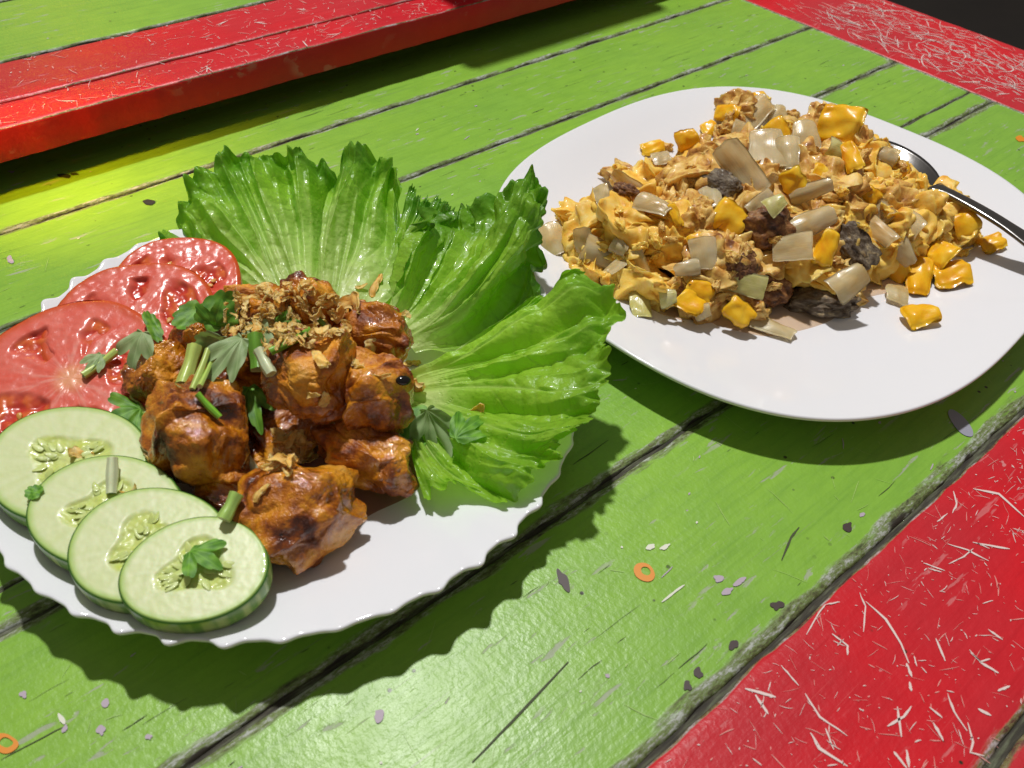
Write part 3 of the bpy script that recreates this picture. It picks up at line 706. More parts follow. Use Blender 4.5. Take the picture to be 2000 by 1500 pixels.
def cucumber(px, py, z, R, tilt, spin, seed, label, ox=1.0):
    nt, nr = 200, 60; th = np.linspace(0, 2 * math.pi, nt, endpoint=False); rr = np.linspace(0, 1, nr) ** 0.9
    T, Q = np.meshgrid(th, rr, indexing='ij')
    edge = R * (1 + 0.018 * np.cos(3 * th + seed) + 0.01 * np.cos(2 * th + seed * 2))
    X, Y = Q * edge[:, None] * np.cos(T) * ox, Q * edge[:, None] * np.sin(T); P = np.stack([X, Y, 0 * X], -1)
    tri = 0.46 + 0.10 * np.cos(3 * T + seed) + 0.05 * fbm(P * 110, seed, 2)
    core = sst(tri + 0.05, tri - 0.05, Q)
    wet = fbm(P * 190, seed + 2, 3)
    h = core * (-0.0005 + 0.0007 * wet) + 0.00006 * fbm(P * 400, seed + 4, 2) - 0.0007 * sst(.95, 1, Q) ** 2
    radial = 0.5 + 0.5 * pn(np.stack([np.cos(T) * 9, np.sin(T) * 9, Q], -1), seed)
    c = lerp(C3(0.58, 0.66, 0.30), C3(0.67, 0.72, 0.43), radial[..., None])
    c = lerp(c, C3(0.52, 0.61, 0.085), (core * (0.65 + .35 * np.clip(wet, 0, 1)))[..., None])
    c = lerp(c, C3(0.62, 0.66, 0.28), (core * sst(0.16, 0.0, Q) * .6)[..., None])
    c = lerp(c, C3(0.34, 0.52, 0.10), (sst(.86, .96, Q) * .8)[..., None]); c = lerp(c, C3(0.05, 0.16, 0.018), sst(.962, .985, Q)[..., None])
    V = np.stack([X, Y, h], -1)
    o = obj('cucumber_slice', make_mesh('cucumber_slice', V.reshape(-1, 3), grid_faces(nt, nr, True), c.reshape(-1, 3)), CUKE, label=label, cat='cucumber', group='cucumber slices on the scalloped plate')
    ks = [(0.999, -0.0006), (1.006, -0.0014), (1.010, -0.003), (1.010, -0.0055), (1.004, -0.0075), (.985, -.0082), (.9, -.0084), (0, -.0084)]
    W_ = np.zeros((nt, len(ks), 3)); cc = np.zeros((nt, len(ks), 3))
    mot = fbm(np.c_[np.cos(th) * 6, np.sin(th) * 6, th * 0 + seed], seed + 7, 3)
    for j, (k, zz) in enumerate(ks):
        W_[:, j, 0] = edge * k * np.cos(th) * ox; W_[:, j, 1] = edge * k * np.sin(th); W_[:, j, 2] = zz
        cc[:, j] = lerp(C3(0.15, 0.31, 0.045), C3(0.40, 0.52, 0.15), sst(-.25, .35, mot + 0.2 * pn(np.c_[th * 30, th * 0 + j * 2.2, th * 0], seed))[:, None]) if j else C3(0.09, 0.23, 0.02)
    obj('peel', make_mesh('peel', W_.reshape(-1, 3), grid_faces(nt, len(ks), True), cc.reshape(-1, 3)), PEEL, o)
    for k in range(26):
        lobe = rng.integers(0, 3); a = 2 * math.pi * lobe / 3 - seed / 3 + rng.normal(0, .36); r = R * rng.uniform(.20, .46)
        sd = obj('seed', CSEED_ME, None, o)
        sd.matrix_basis = frame(np.array([r * math.cos(a) * ox, r * math.sin(a), 0.00005]), [math.cos(a), math.sin(a), 0], [rng.normal(0, .2), rng.normal(0, .2), 1], (.0024, .0011, .00022))
    o.matrix_basis = disc_frame(px, py, z, tilt, spin); return o
def fan(cx, cy, z0, a, b, t, z, lean, *k):
    """an oval slice, its outline known at height z0, moved to height z; its far side leans on the slice before it"""
    q = (CH - z) / (CH - z0); C = np.array([cx * q, cy * q, z]); px, py = CAM, 0
    d = C - CAM; zz = d @ FW; px, py = 1000 + F * (d @ RT) / zz, 750 - F * (d @ UPV) / zz
    return cucumber(px, py, z, b * q, (lean * .5, -lean), t, *k, a / b)
c1 = fan(-.1530, .1761, .021, .0277, .0234, 39.0983 + math.pi / 2, .0285, .10, 1, 'cucumber slice farthest back in the row, touching the tomato')
c2 = fan(-.1304, .1557, .022, .0268, .0206, 1.2822 + math.pi / 2, .0285, .08, 4, 'second cucumber slice from the tomato, with a pale herb stem on it')
c3 = fan(-.1130, .1440, .022, .0246, .0209, -1.6538 + math.pi / 2, .0290, .08, 6, 'third cucumber slice from the tomato, overlapped by the front slice')
c4 = fan(-.0950, .1351, .023, .0225, .0182, .1451, .0295, .08, 8, 'uncovered cucumber slice at the plate rim with a coriander leaf on it')
H.add(t1, t2, t3, c1, c2, c3, c4)

# ------------------------------------------------------------------ glazed chicken
def chunk(px, py, z, dims, spin, seed, label, tilt=(0, 0), sub=6, rough=1.0):
    v, f = ico(sub); P = v.copy()
    # rounded block with flats and pinches, then batter crags
    P = np.sign(P) * np.abs(P) ** 0.92
    n1 = np.stack([fbm(v * 0.9, seed, 2), fbm(v * 0.9, seed + 40, 2), fbm(v * 0.9, seed + 80, 2)], -1)
    P = P + n1 * 0.36
    r = 0.93 + 0.10 * fbm(v * 1.7, seed + 3, 2) + 0.20 * np.abs(pn(v * 1.9, seed + 5)) + rough * (0.055 * np.abs(pn(v * 3.9 + .3 * n1, seed + 13)) + 0.022 * np.abs(pn(v * 9, seed + 7)) + 0.030 * fbm(v * 14, seed + 9, 3))
    P = P * r[:, None] * np.array(dims) * 0.96
    o = obj('fried_chicken', make_mesh('fried_chicken', P, f), FRIED, label=label, cat='chicken', group='glazed chicken pieces')
    C = at(px, py, z); o.matrix_basis = frame(C, np.array([math.cos(spin), math.sin(spin), 0]), nrm(np.array([tilt[0], tilt[1], 1])))
    return o
ck = [
 chunk(388, 850, .0285, (.0195, .0185, .0195), 0.3, 1, 'plump glossy chicken ball resting against the cucumber'),
 chunk(318, 742, .0265, (.0120, .0115, .0150), 0.9, 2, 'small brown chicken nugget beside the largest tomato slice'),
 chunk(385, 672, .0310, (.0095, .0085, .0120), 0.2, 3, 'pale crumbly chicken piece under the coriander stems', rough=1.6),
 chunk(618, 728, .0440, (.0165, .0145, .0150), 0.1, 4, 'dark sticky chicken piece at the centre of the heap'),
 chunk(738, 652, .0340, (.0150, .0120, .0130), -0.5, 5, 'smooth golden chicken piece against the upright lettuce leaf', rough=0.6),
 chunk(726, 782, .0330, (.0140, .0150, .0190), 0.2, 6, 'tall browned chicken piece facing the flat lettuce leaf', rough=0.7),
 chunk(716, 892, .0195, (.0195, .0120, .0120), -0.35, 7, 'low angular chicken piece with brown speckles, beside the flat lettuce leaf', rough=0.8),
 chunk(580, 1000, .0225, (.0215, .0165, .0150), 0.45, 8, 'large orange chicken piece overhanging the bare front of the plate', rough=0.8),
 chunk(603, 592, .0440, (.0095, .0095, .0110), 0.4, 9, 'round brown chicken knob in front of the fanned lettuce', rough=0.7),
 chunk(505, 618, .0400, (.0170, .0130, .0120), 0.0, 10, 'chicken piece buried under fried shallots', rough=1.2),
 chunk(452, 962, .0165, (.0150, .0100, .0085), -0.4, 11, 'flat saucy chicken strip wedged beside the cucumber'),
 chunk(515, 690, .0320, (.0150, .0130, .0140), 0.8, 12, 'chicken piece under the coriander leaves'),
 chunk(545, 850, .0140, (.0180, .0140, .0090), 0.8, 13, 'shaded chicken piece deep in the hollow of the heap'),
 chunk(645, 690, .0220, (.0240, .0200, .0170), 0.8, 14, 'bottom chicken piece carrying the centre of the heap'),
 chunk(450, 760, .0190, (.0200, .0170, .0150), 0.2, 15, 'bottom chicken piece behind the glossy ball'),
]
H.add(*ck)
# sauce on the plate below the chicken
def pool(name, pts, mat, label, zf, h=0.0006, seed=0):
    P = np.array([at(x, y, 0.010)[:2] for x, y in pts]); n = 120
    C = P.mean(0); t = np.linspace(0, len(P), n, endpoint=False)
    Q = np.concatenate([P, P[:3]]); ring = cat_rom(np.c_[np.concatenate([P[-1:], Q]), np.zeros(len(Q) + 1)], t + 1)[:, :2]
    rs = [0, .4, .7, .85, .94, .985, 1.0]; V = np.zeros((n, len(rs), 3))
    for j, r in enumerate(rs):
        xy = C + (ring - C) * r; V[:, j, :2] = xy
        V[:, j, 2] = zf(xy) + h * (1 - r ** 6) + (0.00012 if r < 1 else -0.0001)
    return obj(name, make_mesh(name, V.reshape(-1, 3), grid_faces(n, len(rs), True)), mat, label=label, cat='sauce')
z1 = lambda xy: p1h(np.hypot((xy[:, 0] - P1C[0]) / .997, xy[:, 1] - P1C[1]) / 1.012)
pool('sauce_pool', [(380, 940), (500, 1070), (560, 1085), (655, 1066), (715, 1000), (815, 948), (822, 880), (760, 700), (560, 640), (420, 700), (330, 800)], SAUCE, 'thin brown sauce pooled under the chicken', z1)

# ------------------------------------------------------------------ herbs and crisp shallots on the chicken
def herb_mesh(seed, lobes=3, pale=False):
    """unit coriander leaf, base at x=-0.5, tip at x=0.5"""
    na, nr = 150, 22; a = np.linspace(-1, 1, na)
    ang = a * 1.95
    lob = np.zeros(na)
    for k in range(lobes):
        c = (k - (lobes - 1) / 2) * (2.5 / lobes); lob = np.maximum(lob, np.exp(-((ang - c) / (1.15 / lobes)) ** 2) * (1.0 if k == lobes // 2 else .82))
    R = 0.16 + 0.62 * lob ** .75
    R *= 1 + 0.11 * np.abs(np.sin(ang * 8.5 + seed)) - 0.05 + 0.05 * pn(np.c_[ang * 4, ang * 0 + seed, ang * 0], seed)
    R *= sst(1.0, .9, np.abs(a)) * .6 + .4
    r = np.linspace(0, 1, nr); A, Q = np.meshgrid(ang, r, indexing='ij'); RR = R[:, None] * Q
    X = RR * np.cos(A) - 0.34; Y = RR * np.sin(A)
    Z = 0.10 * np.sin(X * 4 + seed) * 1 + 0.16 * Y ** 2 * math.cos(seed * 2) + 0.07 * pn(np.stack([X * 3, Y * 3, X * 0 + seed], -1), seed) - 0.03 * np.cos(A * 3 * lobes) * Q
    vein = np.exp(-((np.abs(np.sin(A * lobes * 1.2)) * Q) / 0.06) ** 2)
    lo, hi = (C3(0.26, 0.40, 0.15), C3(0.42, 0.55, 0.27)) if pale else (C3(0.07, 0.23, 0.016), C3(0.21, 0.46, 0.045))
    g = 0.5 + 0.5 * np.clip(pn(np.stack([X * 6, Y * 6, X * 0], -1), seed + 3) * 2, -1, 1)
    c = lerp(lo, hi, g[..., None]); c = lerp(c, hi * 1.35, (vein * .5)[..., None])
    me = make_mesh('coriander_leaf', np.stack([X, Y, Z], -1).reshape(-1, 3), grid_faces(na, nr), c.reshape(-1, 3)); me.materials.append(HERB); return me
HM = {(k, p): herb_mesh(k + 1, (3, 3, 4, 1)[k], p) for k in range(4) for p in (0, 1)}
def herb(p, q, wpx, kind, pale, label, lift=.0015, up=.3, tocam=.35, stem=None):
    C, X, N, L, pm = seat(p, q, up, tocam, lift)
    o = obj('coriander_leaf', HM[(kind, pale)].copy(), label=label, cat='coriander', group='coriander garnish')
    w = wpx * pm / (0.95 if kind != 3 else .5); o.matrix_basis = frame(C, X, N, (L * 1.15, w, (L + w) / 2))
    if stem is not None: pass
    return o
def tube(name, A, B, r, bend, col, cap, parent=None, n=14, flat=1.0, **k):
    A, B = np.asarray(A), np.asarray(B); D = nrm(B - A); L = np.linalg.norm(B - A)
    S1 = nrm(np.cross(D, [0.1, 0.2, 1])); S2 = np.cross(D, S1); m = 9
    t = np.linspace(0, 1, m); V, c, f = [], [], []
    for i, s in enumerate(t):
        ctr = A + (B - A) * s + S2 * (bend * math.sin(math.pi * s) * L); rr = r * (1 + .08 * math.sin(7 * s + L * 900))
        for j in range(n):
            a = 2 * math.pi * j / n; g = 1 - .16 * (j % 3 == 0)
            V.append(ctr + (S1 * math.cos(a) + S2 * math.sin(a) * flat) * rr * g); c.append(np.array(col) * (0.85 + .3 * (j % 3 > 0)))
    f = grid_faces(m, n); f = []
    for i in range(m - 1):
        for j in range(n): f.append((i * n + j, i * n + (j + 1) % n, (i + 1) * n + (j + 1) % n, (i + 1) * n + j))
    for e, i in ((0, 0), (1, m - 1)):
        k0 = len(V); ctr = np.mean([V[i * n + j] for j in range(n)], 0)
        for j in range(n): V.append(np.array(V[i * n + j])); c.append(cap)
        V.append(ctr + D * (0.25 * r if e == 0 else -.25 * r)); c.append(np.array(cap) * .8)
        f += [(k0 + j, k0 + (j + 1) % n, k0 + n) for j in range(n)]
    o = obj(name, make_mesh(name, V, f, np.array(c)), STEM, parent, **k); return o
def stem(p, q, wpx, col, label, bend=0.03, lift=0.0, up=.2, tocam=.3):
    C, X, N, L, pm = seat(p, q, up, tocam, wpx * 0.0001 * 1.2 + lift)
    return tube('herb_stem', C - X / 2, C + X / 2, wpx * pm / 2, bend, col, C3(0.62, 0.70, 0.36), label=label, cat='herb stem', group='cut herb stems')
PALE, GRN, WHT = C3(0.46, 0.58, 0.14), C3(0.17, 0.40, 0.03), C3(0.62, 0.68, 0.42)
# flakes of fried shallot
def flake_mesh(seed):
    nu, nv = 14, 6; u = np.linspace(-.5, .5, nu); v = np.linspace(-.5, .5, nv); Uu, Vv = np.meshgrid(u, v, indexing='ij')
    w = (0.42 + 0.2 * math.sin(seed)) * (1 - 0.5 * np.abs(Uu * 2) ** 3) * (1 + 0.5 * pn(np.stack([Uu * 4, Uu * 0, Uu * 0 + seed], -1), seed))
    curl = 2.2 * math.sin(seed * 1.7)
    X = Uu * (1 - 0.12 * abs(curl)); Y = Vv * w + 0.25 * np.sin(Uu * 3 + seed); Z = curl * 0.22 * (Uu ** 2 * 4 - .5) * .6 + 0.45 * (Vv ** 2) * math.cos(seed) * 2 * w + 0.16 * pn(np.stack([Uu * 5, Vv * 5, Uu * 0 + seed], -1), seed)
    top = np.stack([X, Y, Z + 0.05], -1).reshape(-1, 3); bot = np.stack([X, Y, Z - 0.05], -1).reshape(-1, 3)
    n = nu * nv; f = grid_faces(nu, nv); f = f + [tuple(x + n for x in q[::-1]) for q in f]
    rim = [i * nv for i in range(nu)] + [(nu - 1) * nv + j for j in range(1, nv)] + [i * nv + nv - 1 for i in range(nu - 2, -1, -1)] + [j for j in range(nv - 2, 0, -1)]
    f += [(rim[k], rim[(k + 1) % len(rim)], rim[(k + 1) % len(rim)] + n, rim[k] + n) for k in range(len(rim))]
    me = make_mesh('fried_shallot', np.r_[top, bot], f); me.materials.append(FLAKE); return me
FM = [flake_mesh(s + .5) for s in range(10)]
def flake(px, py, Lpx, label, ang=None, lift=0.001, k=None):
    ang = rng.uniform(0, 6.3) if ang is None else ang; dx, dy = math.cos(ang) * Lpx / 2, math.sin(ang) * Lpx / 2
    C, X, N, L, pm = seat((px - dx, py - dy), (px + dx, py + dy), .2, .25, lift)
    L = min(L, Lpx * pm * 1.5); N = nrm(N + rng.normal(0, .28, 3))
    o = obj('fried_shallot', FM[rng.integers(0, 10) if k is None else k], label=label, cat='fried shallot', group='fried shallot flakes')
    o.matrix_basis = frame(C, X, N, (L, L * rng.uniform(.7, 1.1), L * rng.uniform(.7, 1.2))); return o
FLAND = [(738, 640, 'on the smooth golden chicken'), (620, 700, 'on the dark sticky chicken'), (430, 615, 'beside the dark coriander cluster'), (603, 580, 'on the round brown chicken knob'), (550, 634, 'around the small green coriander leaf'),
         (570, 672, 'along the bright green stem'), (625, 622, 'beside the small green stem on top'), (480, 570, 'in front of the fanned lettuce'), (500, 660, 'above the dark green hollow stem'), (680, 610, 'behind the golden chicken')]
def near0(px, py): return min(FLAND, key=lambda l: (l[0] - px) ** 2 + (l[1] - py) ** 2)[2]
for _ in range(235):
    a, r = rng.uniform(0, 6.3), rng.random() ** .6
    px, py = 555 + 125 * r * math.cos(a), 625 + 62 * r * math.sin(a)
    flake(px, py, rng.uniform(11, 32), 'crisp golden shallot flake ' + near0(px, py), lift=rng.uniform(.0005, .0050))
for _ in range(34):
    a, r = rng.uniform(0, 6.3), rng.random() ** .6
    flake(568 + 50 * r * math.cos(a), 885 + 38 * r * math.sin(a), rng.uniform(20, 46), 'crisp shallot flake in the small clump between the front chicken pieces', lift=rng.uniform(.0003, .004))
for px, py, L, an, lab in [(625, 700, 75, .35, 'long shallot sliver across the dark sticky chicken'), (720, 672, 60, 1.1, 'shallot sliver hanging over the golden chicken'), (690, 712, 34, 2.0, 'broad shallot crumb on the tall browned chicken'),
                           (738, 560, 46, 1.4, 'curled shallot piece standing at the foot of the fanned lettuce'), (690, 602, 60, -.1, 'wide shallot flake behind the golden chicken'), (818, 765, 62, -.8, 'shallot flake lying on the base of the flat lettuce leaf'),
                           (158, 892, 64, -.25, 'curved brown shallot flake between two cucumber slices'), (252, 957, 46, -.5, 'dark brown shallot flake on the second cucumber slice'), (288, 895, 26, .6, 'tan shallot crumb between cucumber and glossy chicken'),
                           (512, 965, 40, 1.9, 'pale shallot crumb on the front chicken piece'), (935, 800, 34, .4, 'reddish shallot flake caught on the flat lettuce leaf'), (745, 733, 36, .3, 'thin shallot thread at the edge of the tall browned chicken'),
                           (612, 770, 36, .5, 'shallot curl stuck to the dark sticky chicken'), (630, 775, 30, 2.2, 'shallot crumb under the dark sticky chicken'), (705, 560, 24, .2, 'tiny shallot ring on the fanned lettuce base'), (790, 620, 22, .4, 'tiny brown shallot crumb on the upright lettuce base'), (800, 712, 40, -.6, 'brown shallot flake wedged behind the tall chicken piece')]:
    flake(px, py, L, lab, an)
stem((380, 688), (357, 762), 27, PALE, 'thick pale green stem piece standing on the glossy chicken ball', lift=.002)
stem((411, 698), (380, 776), 12, PALE, 'thin split stem beside the thick pale one', lift=.003)
stem((420, 703), (390, 774), 10, C3(0.40, 0.56, 0.12), 'thin split stem outermost of the upright trio', lift=.003)
stem((383, 772), (427, 818), 13, GRN * 1.2, 'green stem lying across the glossy chicken ball')
stem((496, 664), (503, 732), 30, C3(0.13, 0.30, 0.03), 'dark green hollow stem under the pale coriander leaf', lift=.002)
stem((531, 692), (610, 650), 15, GRN, 'bright green stem pointing at the golden chicken')
stem((603, 603), (644, 640), 11, GRN, 'small green stem among the shallots on top')
stem((259, 776), (289, 815), 10, PALE, 'short pale stem between tomato and glossy chicken ball')
stem((478, 888), (514, 942), 20, WHT, 'frayed pale stem in the hollow between the chicken pieces')
stem((472, 972), (446, 1022), 26, C3(0.34, 0.52, 0.12), 'chopped green stem on the saucy chicken strip')
stem((223, 898), (221, 968), 20, WHT, 'pale stem lying on the second cucumber slice')
stem((515, 688), (540, 735), 22, WHT, 'white hollow stem end beside the dark sticky chicken', lift=.001)
stem((230, 690), (165, 738), 14, PALE, 'curved stem lying on the largest tomato slice')
herb((290, 640), (270, 728), 62, 0, 1, 'pale coriander leaf hanging over the small chicken nugget', lift=.004, tocam=.6)
herb((285, 648), (315, 640), 40, 3, 0, 'dark folded coriander leaflet on the tomato', lift=.003)
herb((425, 640), (440, 585), 70, 0, 0, 'dark coriander cluster at the edge of the shallots', lift=.005, tocam=.6)
herb((398, 640), (460, 575), 34, 3, 0, 'narrow dark coriander blade behind the shallots', lift=.004)
herb((395, 606), (345, 646), 30, 3, 0, 'slim dark coriander leaflet pointing at the tomato', lift=.003)
herb((490, 655), (410, 768), 66, 0, 1, 'long pale coriander leaf with deep lobes over the heap', lift=.006, tocam=.5)
herb((440, 640), (420, 700), 48, 3, 1, 'greyish coriander leaf beside the thick pale stem', lift=.004, tocam=.5)
herb((525, 630), (582, 640), 46, 2, 0, 'small green coriander leaf on the shallots', lift=.004, tocam=.5)
herb((535, 650), (480, 670), 40, 3, 1, 'pale coriander leaflet curling over the dark stem', lift=.003)
herb((488, 758), (512, 858), 66, 0, 0, 'coriander leaf hanging down into the dark hollow', lift=.006, tocam=.7)
herb((285, 800), (215, 835), 84, 0, 0, 'ruffled coriander leaf on the cucumber beside the glossy chicken', lift=.003, tocam=.5)
herb((365, 1078), (430, 1120), 78, 0, 0, 'coriander leaf lying on the front cucumber slice', lift=.0022, tocam=.2)
herb((85, 968), (52, 958), 16, 3, 0, 'wisp of dark coriander on the second cucumber slice', lift=.001)
herb((205, 695), (165, 738), 36, 1, 1, 'pale coriander sprig end lying on the largest tomato slice', lift=.002)
herb((845, 790), (870, 900), 96, 2, 1, 'large pale coriander leaf lying on the flat lettuce leaf', lift=.003, tocam=.4)
herb((880, 870), (940, 830), 70, 0, 0, 'toothed coriander leaf on the rim side of the flat lettuce leaf', lift=.003, tocam=.4)
herb((800, 800), (815, 880), 44, 3, 0, 'narrow coriander leaflet between chicken and flat lettuce', lift=.003, tocam=.4)
C, X, N, L, pm = seat((771, 745), (801, 745), .5, .2, .0012)
v, f = ico(3); o = obj('black_seed', make_mesh('black_seed', v, f), SEEDBLACK, label='shiny black seed at the base of the flat lettuce leaf', cat='seed'); o.matrix_basis = frame(C, X, N, (L / 2, L * .33, L * .28))

# ------------------------------------------------------------------ scrambled egg plate
POLY = np.array([at(x, y, .007)[:2] for x, y in [(1070, 470), (1110, 535), (1235, 610), (1340, 622), (1450, 632), (1560, 612), (1650, 612), (1690, 555), (1790, 540), (1900, 500), (1945, 478), (1880, 425), (1800, 375), (1730, 330), (1600, 290), (1470, 280), (1330, 310), (1215, 370), (1150, 425)]])
def inpoly(p):
    n = len(POLY); r = False; j = n - 1
    for i in range(n):
        (x1, y1), (x2, y2) = POLY[i], POLY[j]
        if (y1 > p[1]) != (y2 > p[1]) and p[0] < (x2 - x1) * (p[1] - y1) / (y2 - y1) + x1: r = not r
        j = i
    return r
def edged(p):
    d = 9
    for i in range(len(POLY)):
        a, b = POLY[i - 1], POLY[i]; t = np.clip(((p - a) @ (b - a)) / ((b - a) @ (b - a)), 0, 1); d = min(d, np.linalg.norm(p - a - t * (b - a)))
    return d
def curd_mesh(seed, sub):
    v, f = ico(sub)
    n1 = np.stack([fbm(v * 1.1, seed, 2), fbm(v * 1.1, seed + 40, 2), fbm(v * 1.1, seed + 80, 2)], -1)
    P = v * [1, .84, .70] + n1 * .42
    r = .86 + .20 * fbm(v * 1.8, seed + 3, 2) + .26 * np.abs(pn(v * 1.9, seed + 5)) + .08 * np.abs(pn(v * 5.0 + .5 * n1, seed + 7)) - .22 * sst(.1, .5, pn(v * 1.6, seed + 17)) + .03 * fbm(v * 12, seed + 8, 3)
    return make_mesh('egg_curd', P * r[:, None] * .98, f)
EM = [curd_mesh(60 + s, 5) for s in range(12)]
EMB = [m.copy() for m in EM]
for m in EM: m.materials.append(EGG)
for m in EMB: m.materials.append(EGGB)
SM = [curd_mesh(160 + s, 4) for s in range(8)]; SMB = [m.copy() for m in SM]
for m in SM: m.materials.append(EGG)
for m in SMB: m.materials.append(EGGB)
HZ = 0.036
def zone_brown(px, py):
    return 0.8 if (1340 < px < 1680 and py > 215) else (0.65 if 1180 < px < 1400 and py < 400 else (.35 if py < 330 else .12))
LAND = [(1745, 275, 'next to the spoon bowl'), (1860, 420, 'beside the spoon handle'), (1645, 255, 'beside the biggest pepper chunk'), (1505, 455, 'around the dark red brown meat'), (1600, 600, 'by the mottled mushroom'),
        (1405, 352, 'by the black browned piece'), (1090, 450, 'at the tip nearest the dark lettuce leaf'), (1500, 640, 'behind the fallen onion strip'), (1420, 432, 'beside the wet shining pepper chunk'), (1480, 205, 'under the topmost pepper tip'),
        (1256, 520, 'around the upright onion strip'), (1345, 600, 'beside the round front pepper chunk'), (1610, 485, 'beside the upright pepper strip'), (1720, 455, 'beside the long pointing onion strip'), (1790, 550, 'behind the fallen pepper pieces'),
        (1220, 370, 'by the small brown scrap'), (1500, 305, 'beside the wide shiny onion square'), (1450, 330, 'under the long grained onion strip'), (1320, 290, 'along the far edge of the egg heap'), (1655, 556, 'beside the pale onion crescent')]
def near(px, py, land): return min(land, key=lambda l: (l[0] - px) ** 2 + (l[1] - py) ** 2)[2]
def topix(P):
    d = P - CAM; z = d @ FW; return 1000 + F * (d @ RT) / z, 750 - F * (d @ UPV) / z
big_curds = []
tries = 0; pts = []
while len(pts) < 92 and tries < 6000:
    tries += 1
    p = POLY.min(0) + rng.random(2) * (POLY.max(0) - POLY.min(0))
    if not inpoly(p): continue
    d = edged(p)
    if d < .005: continue
    lay = rng.random(); h = HZ * (1 - math.exp(-(d / .021) ** 1.3))
    zc = .008 + max(h - .010, 0.002) * lay ** .45
    P = np.array([*p, zc])
    if any(np.linalg.norm(P - q) < .0112 for q in pts): continue
    pts.append(P); r = rng.uniform(.0125, .0205) * (0.75 if d < .012 else 1)
    px, py = topix(P); br = rng.random() < zone_brown(px, py); k = rng.integers(0, 12)
    lab = ('browned' if br else 'yellow') + (' large' if r > .0155 else ' small' if r < .0125 else '') + ' egg curd ' + near(px, py, LAND)
    o = obj('egg_curd', (EMB if br else EM)[k], label=lab, cat='egg', group='browned egg curds' if br else 'yellow egg curds')
    nn = nrm(rng.normal(0, .55, 3) + [0, 0, 1]); aa = rng.uniform(0, 6.3)
    o.matrix_basis = frame(P, [math.cos(aa), math.sin(aa), 0], nn, (r, r, r * .95)); big_curds.append(o)
def curd_at(p, q, wpx, brown, label, lift=0.0, k=0):
    C, X, N, L, pm = seat(p, q, .4, .2, lift)
    o = obj('egg_curd', (EMB if brown else EM)[k], label=label, cat='egg', group='browned egg curds' if brown else 'yellow egg curds')
    o.matrix_basis = frame(C, X, N, (L * .55, wpx * pm * .6, wpx * pm * .55)); big_curds.append(o); return o
curd_at((1075, 425), (1190, 450), 70, False, 'yellow egg piece at the tip nearest the dark lettuce leaf', .004, 1)
curd_at((1170, 420), (1290, 415), 60, False, 'smooth yellow egg piece behind the tip piece', .008, 4)
curd_at((1260, 470), (1370, 500), 90, False, 'broad yellow egg piece with an onion strip in front', .008, 7)
curd_at((1690, 375), (1810, 410), 70, False, 'orange yellow egg piece on the spoon side', .010, 2)
curd_at((1540, 560), (1640, 590), 70, False, 'yellow egg flap over the dark mushroom', .012, 9)
curd_at((1180, 350), (1270, 390), 55, True, 'browned egg piece on the far side behind the tip', .006, 3)
curd_at((1400, 215), (1470, 235), 60, True, 'browned egg piece at the top of the heap', .006, 5)
curd_at((1580, 235), (1640, 260), 60, True, 'browned egg piece beside the biggest pepper chunk', .006, 6)
H2 = H; H.add(*big_curds)
def meat(p, q, wpx, mat, label, seed, lift=0.0, hz=.7):
    C, X, N, L, pm = seat(p, q, .3, .2, lift); v, f = ico(5)
    r = 1 + .34 * fbm(v * 1.4, seed, 2) + .10 * fbm(v * 4, seed + 2, 4) + .05 * np.abs(pn(v * 7, seed + 4))
    o = obj('browned_meat', make_mesh('browned_meat', v * r[:, None], f), mat, label=label, cat='meat', group='dark browned pieces')
    o.matrix_basis = frame(C, X, N, (L / 2, wpx * pm / 2, wpx * pm / 2 * hz)); big_curds.append(o); H.add(o); return o
meat((1372, 340), (1440, 372), 62, MEATG, 'black browned piece under the long onion strip', 1, -.003)
meat((1450, 440), (1560, 470), 90, MEAT, 'dark red brown meat piece in the middle of the heap', 2, -.003)
meat((1460, 545), (1540, 575), 70, MEAT, 'brown meat piece above the fallen onion strip', 3, .0)
meat((1530, 596), (1668, 606), 62, MEATG, 'black mottled mushroom piece at the front edge of the heap', 4, .004)
meat((1200, 372), (1245, 385), 28, MEAT, 'small brown scrap behind the tip of the heap', 5, .003)
meat((1440, 500), (1480, 540), 56, MEAT, 'dark meat scrap beside the glossy pepper chunk', 6, -.004)
meat((1640, 440), (1700, 520), 60, MEATG, 'greyish mushroom piece beside the pepper strip', 7, -.004)

# small curds and scraps caught between the pieces
SIL = [(1080, 425), (1175, 345), (1290, 265), (1390, 215), (1490, 200), (1600, 225), (1690, 260), (1780, 310), (1800, 370), (1880, 430), (1930, 478), (1880, 500), (1790, 530), (1690, 545), (1650, 600), (1560, 590), (1450, 620), (1340, 615), (1240, 605), (1110, 520)]
def insil(x, y):
    r = False; j = len(SIL) - 1
    for i in range(len(SIL)):
        (x1, y1), (x2, y2) = SIL[i], SIL[j]
        if (y1 > y) != (y2 > y) and x < (x2 - x1) * (y - y1) / (y2 - y1) + x1: r = not r
        j = i
    return r
n = 0
while n < 70:
    px, py = rng.uniform(1060, 1950), rng.uniform(195, 640)
    if not insil(px, py): continue
    n += 1; C, nn = H.hit(px, py); pm = np.linalg.norm(C - CAM) / F
    br = rng.random() < zone_brown(px, py); r = rng.uniform(6, 15) * pm; a = rng.uniform(0, 6.3)
    o = obj('egg_curd', (SMB if br else SM)[rng.integers(0, 8)], label=('tiny browned egg crumb ' if br else 'tiny yellow egg crumb ') + near(px, py, LAND), cat='egg', group='browned egg crumbs' if br else 'yellow egg crumbs')
    o.matrix_basis = frame(C - ray(px, py) * r * .3, [math.cos(a), math.sin(a), .2], nrm(nn + rng.normal(0, .5, 3)), (r * 1.5, r, r))
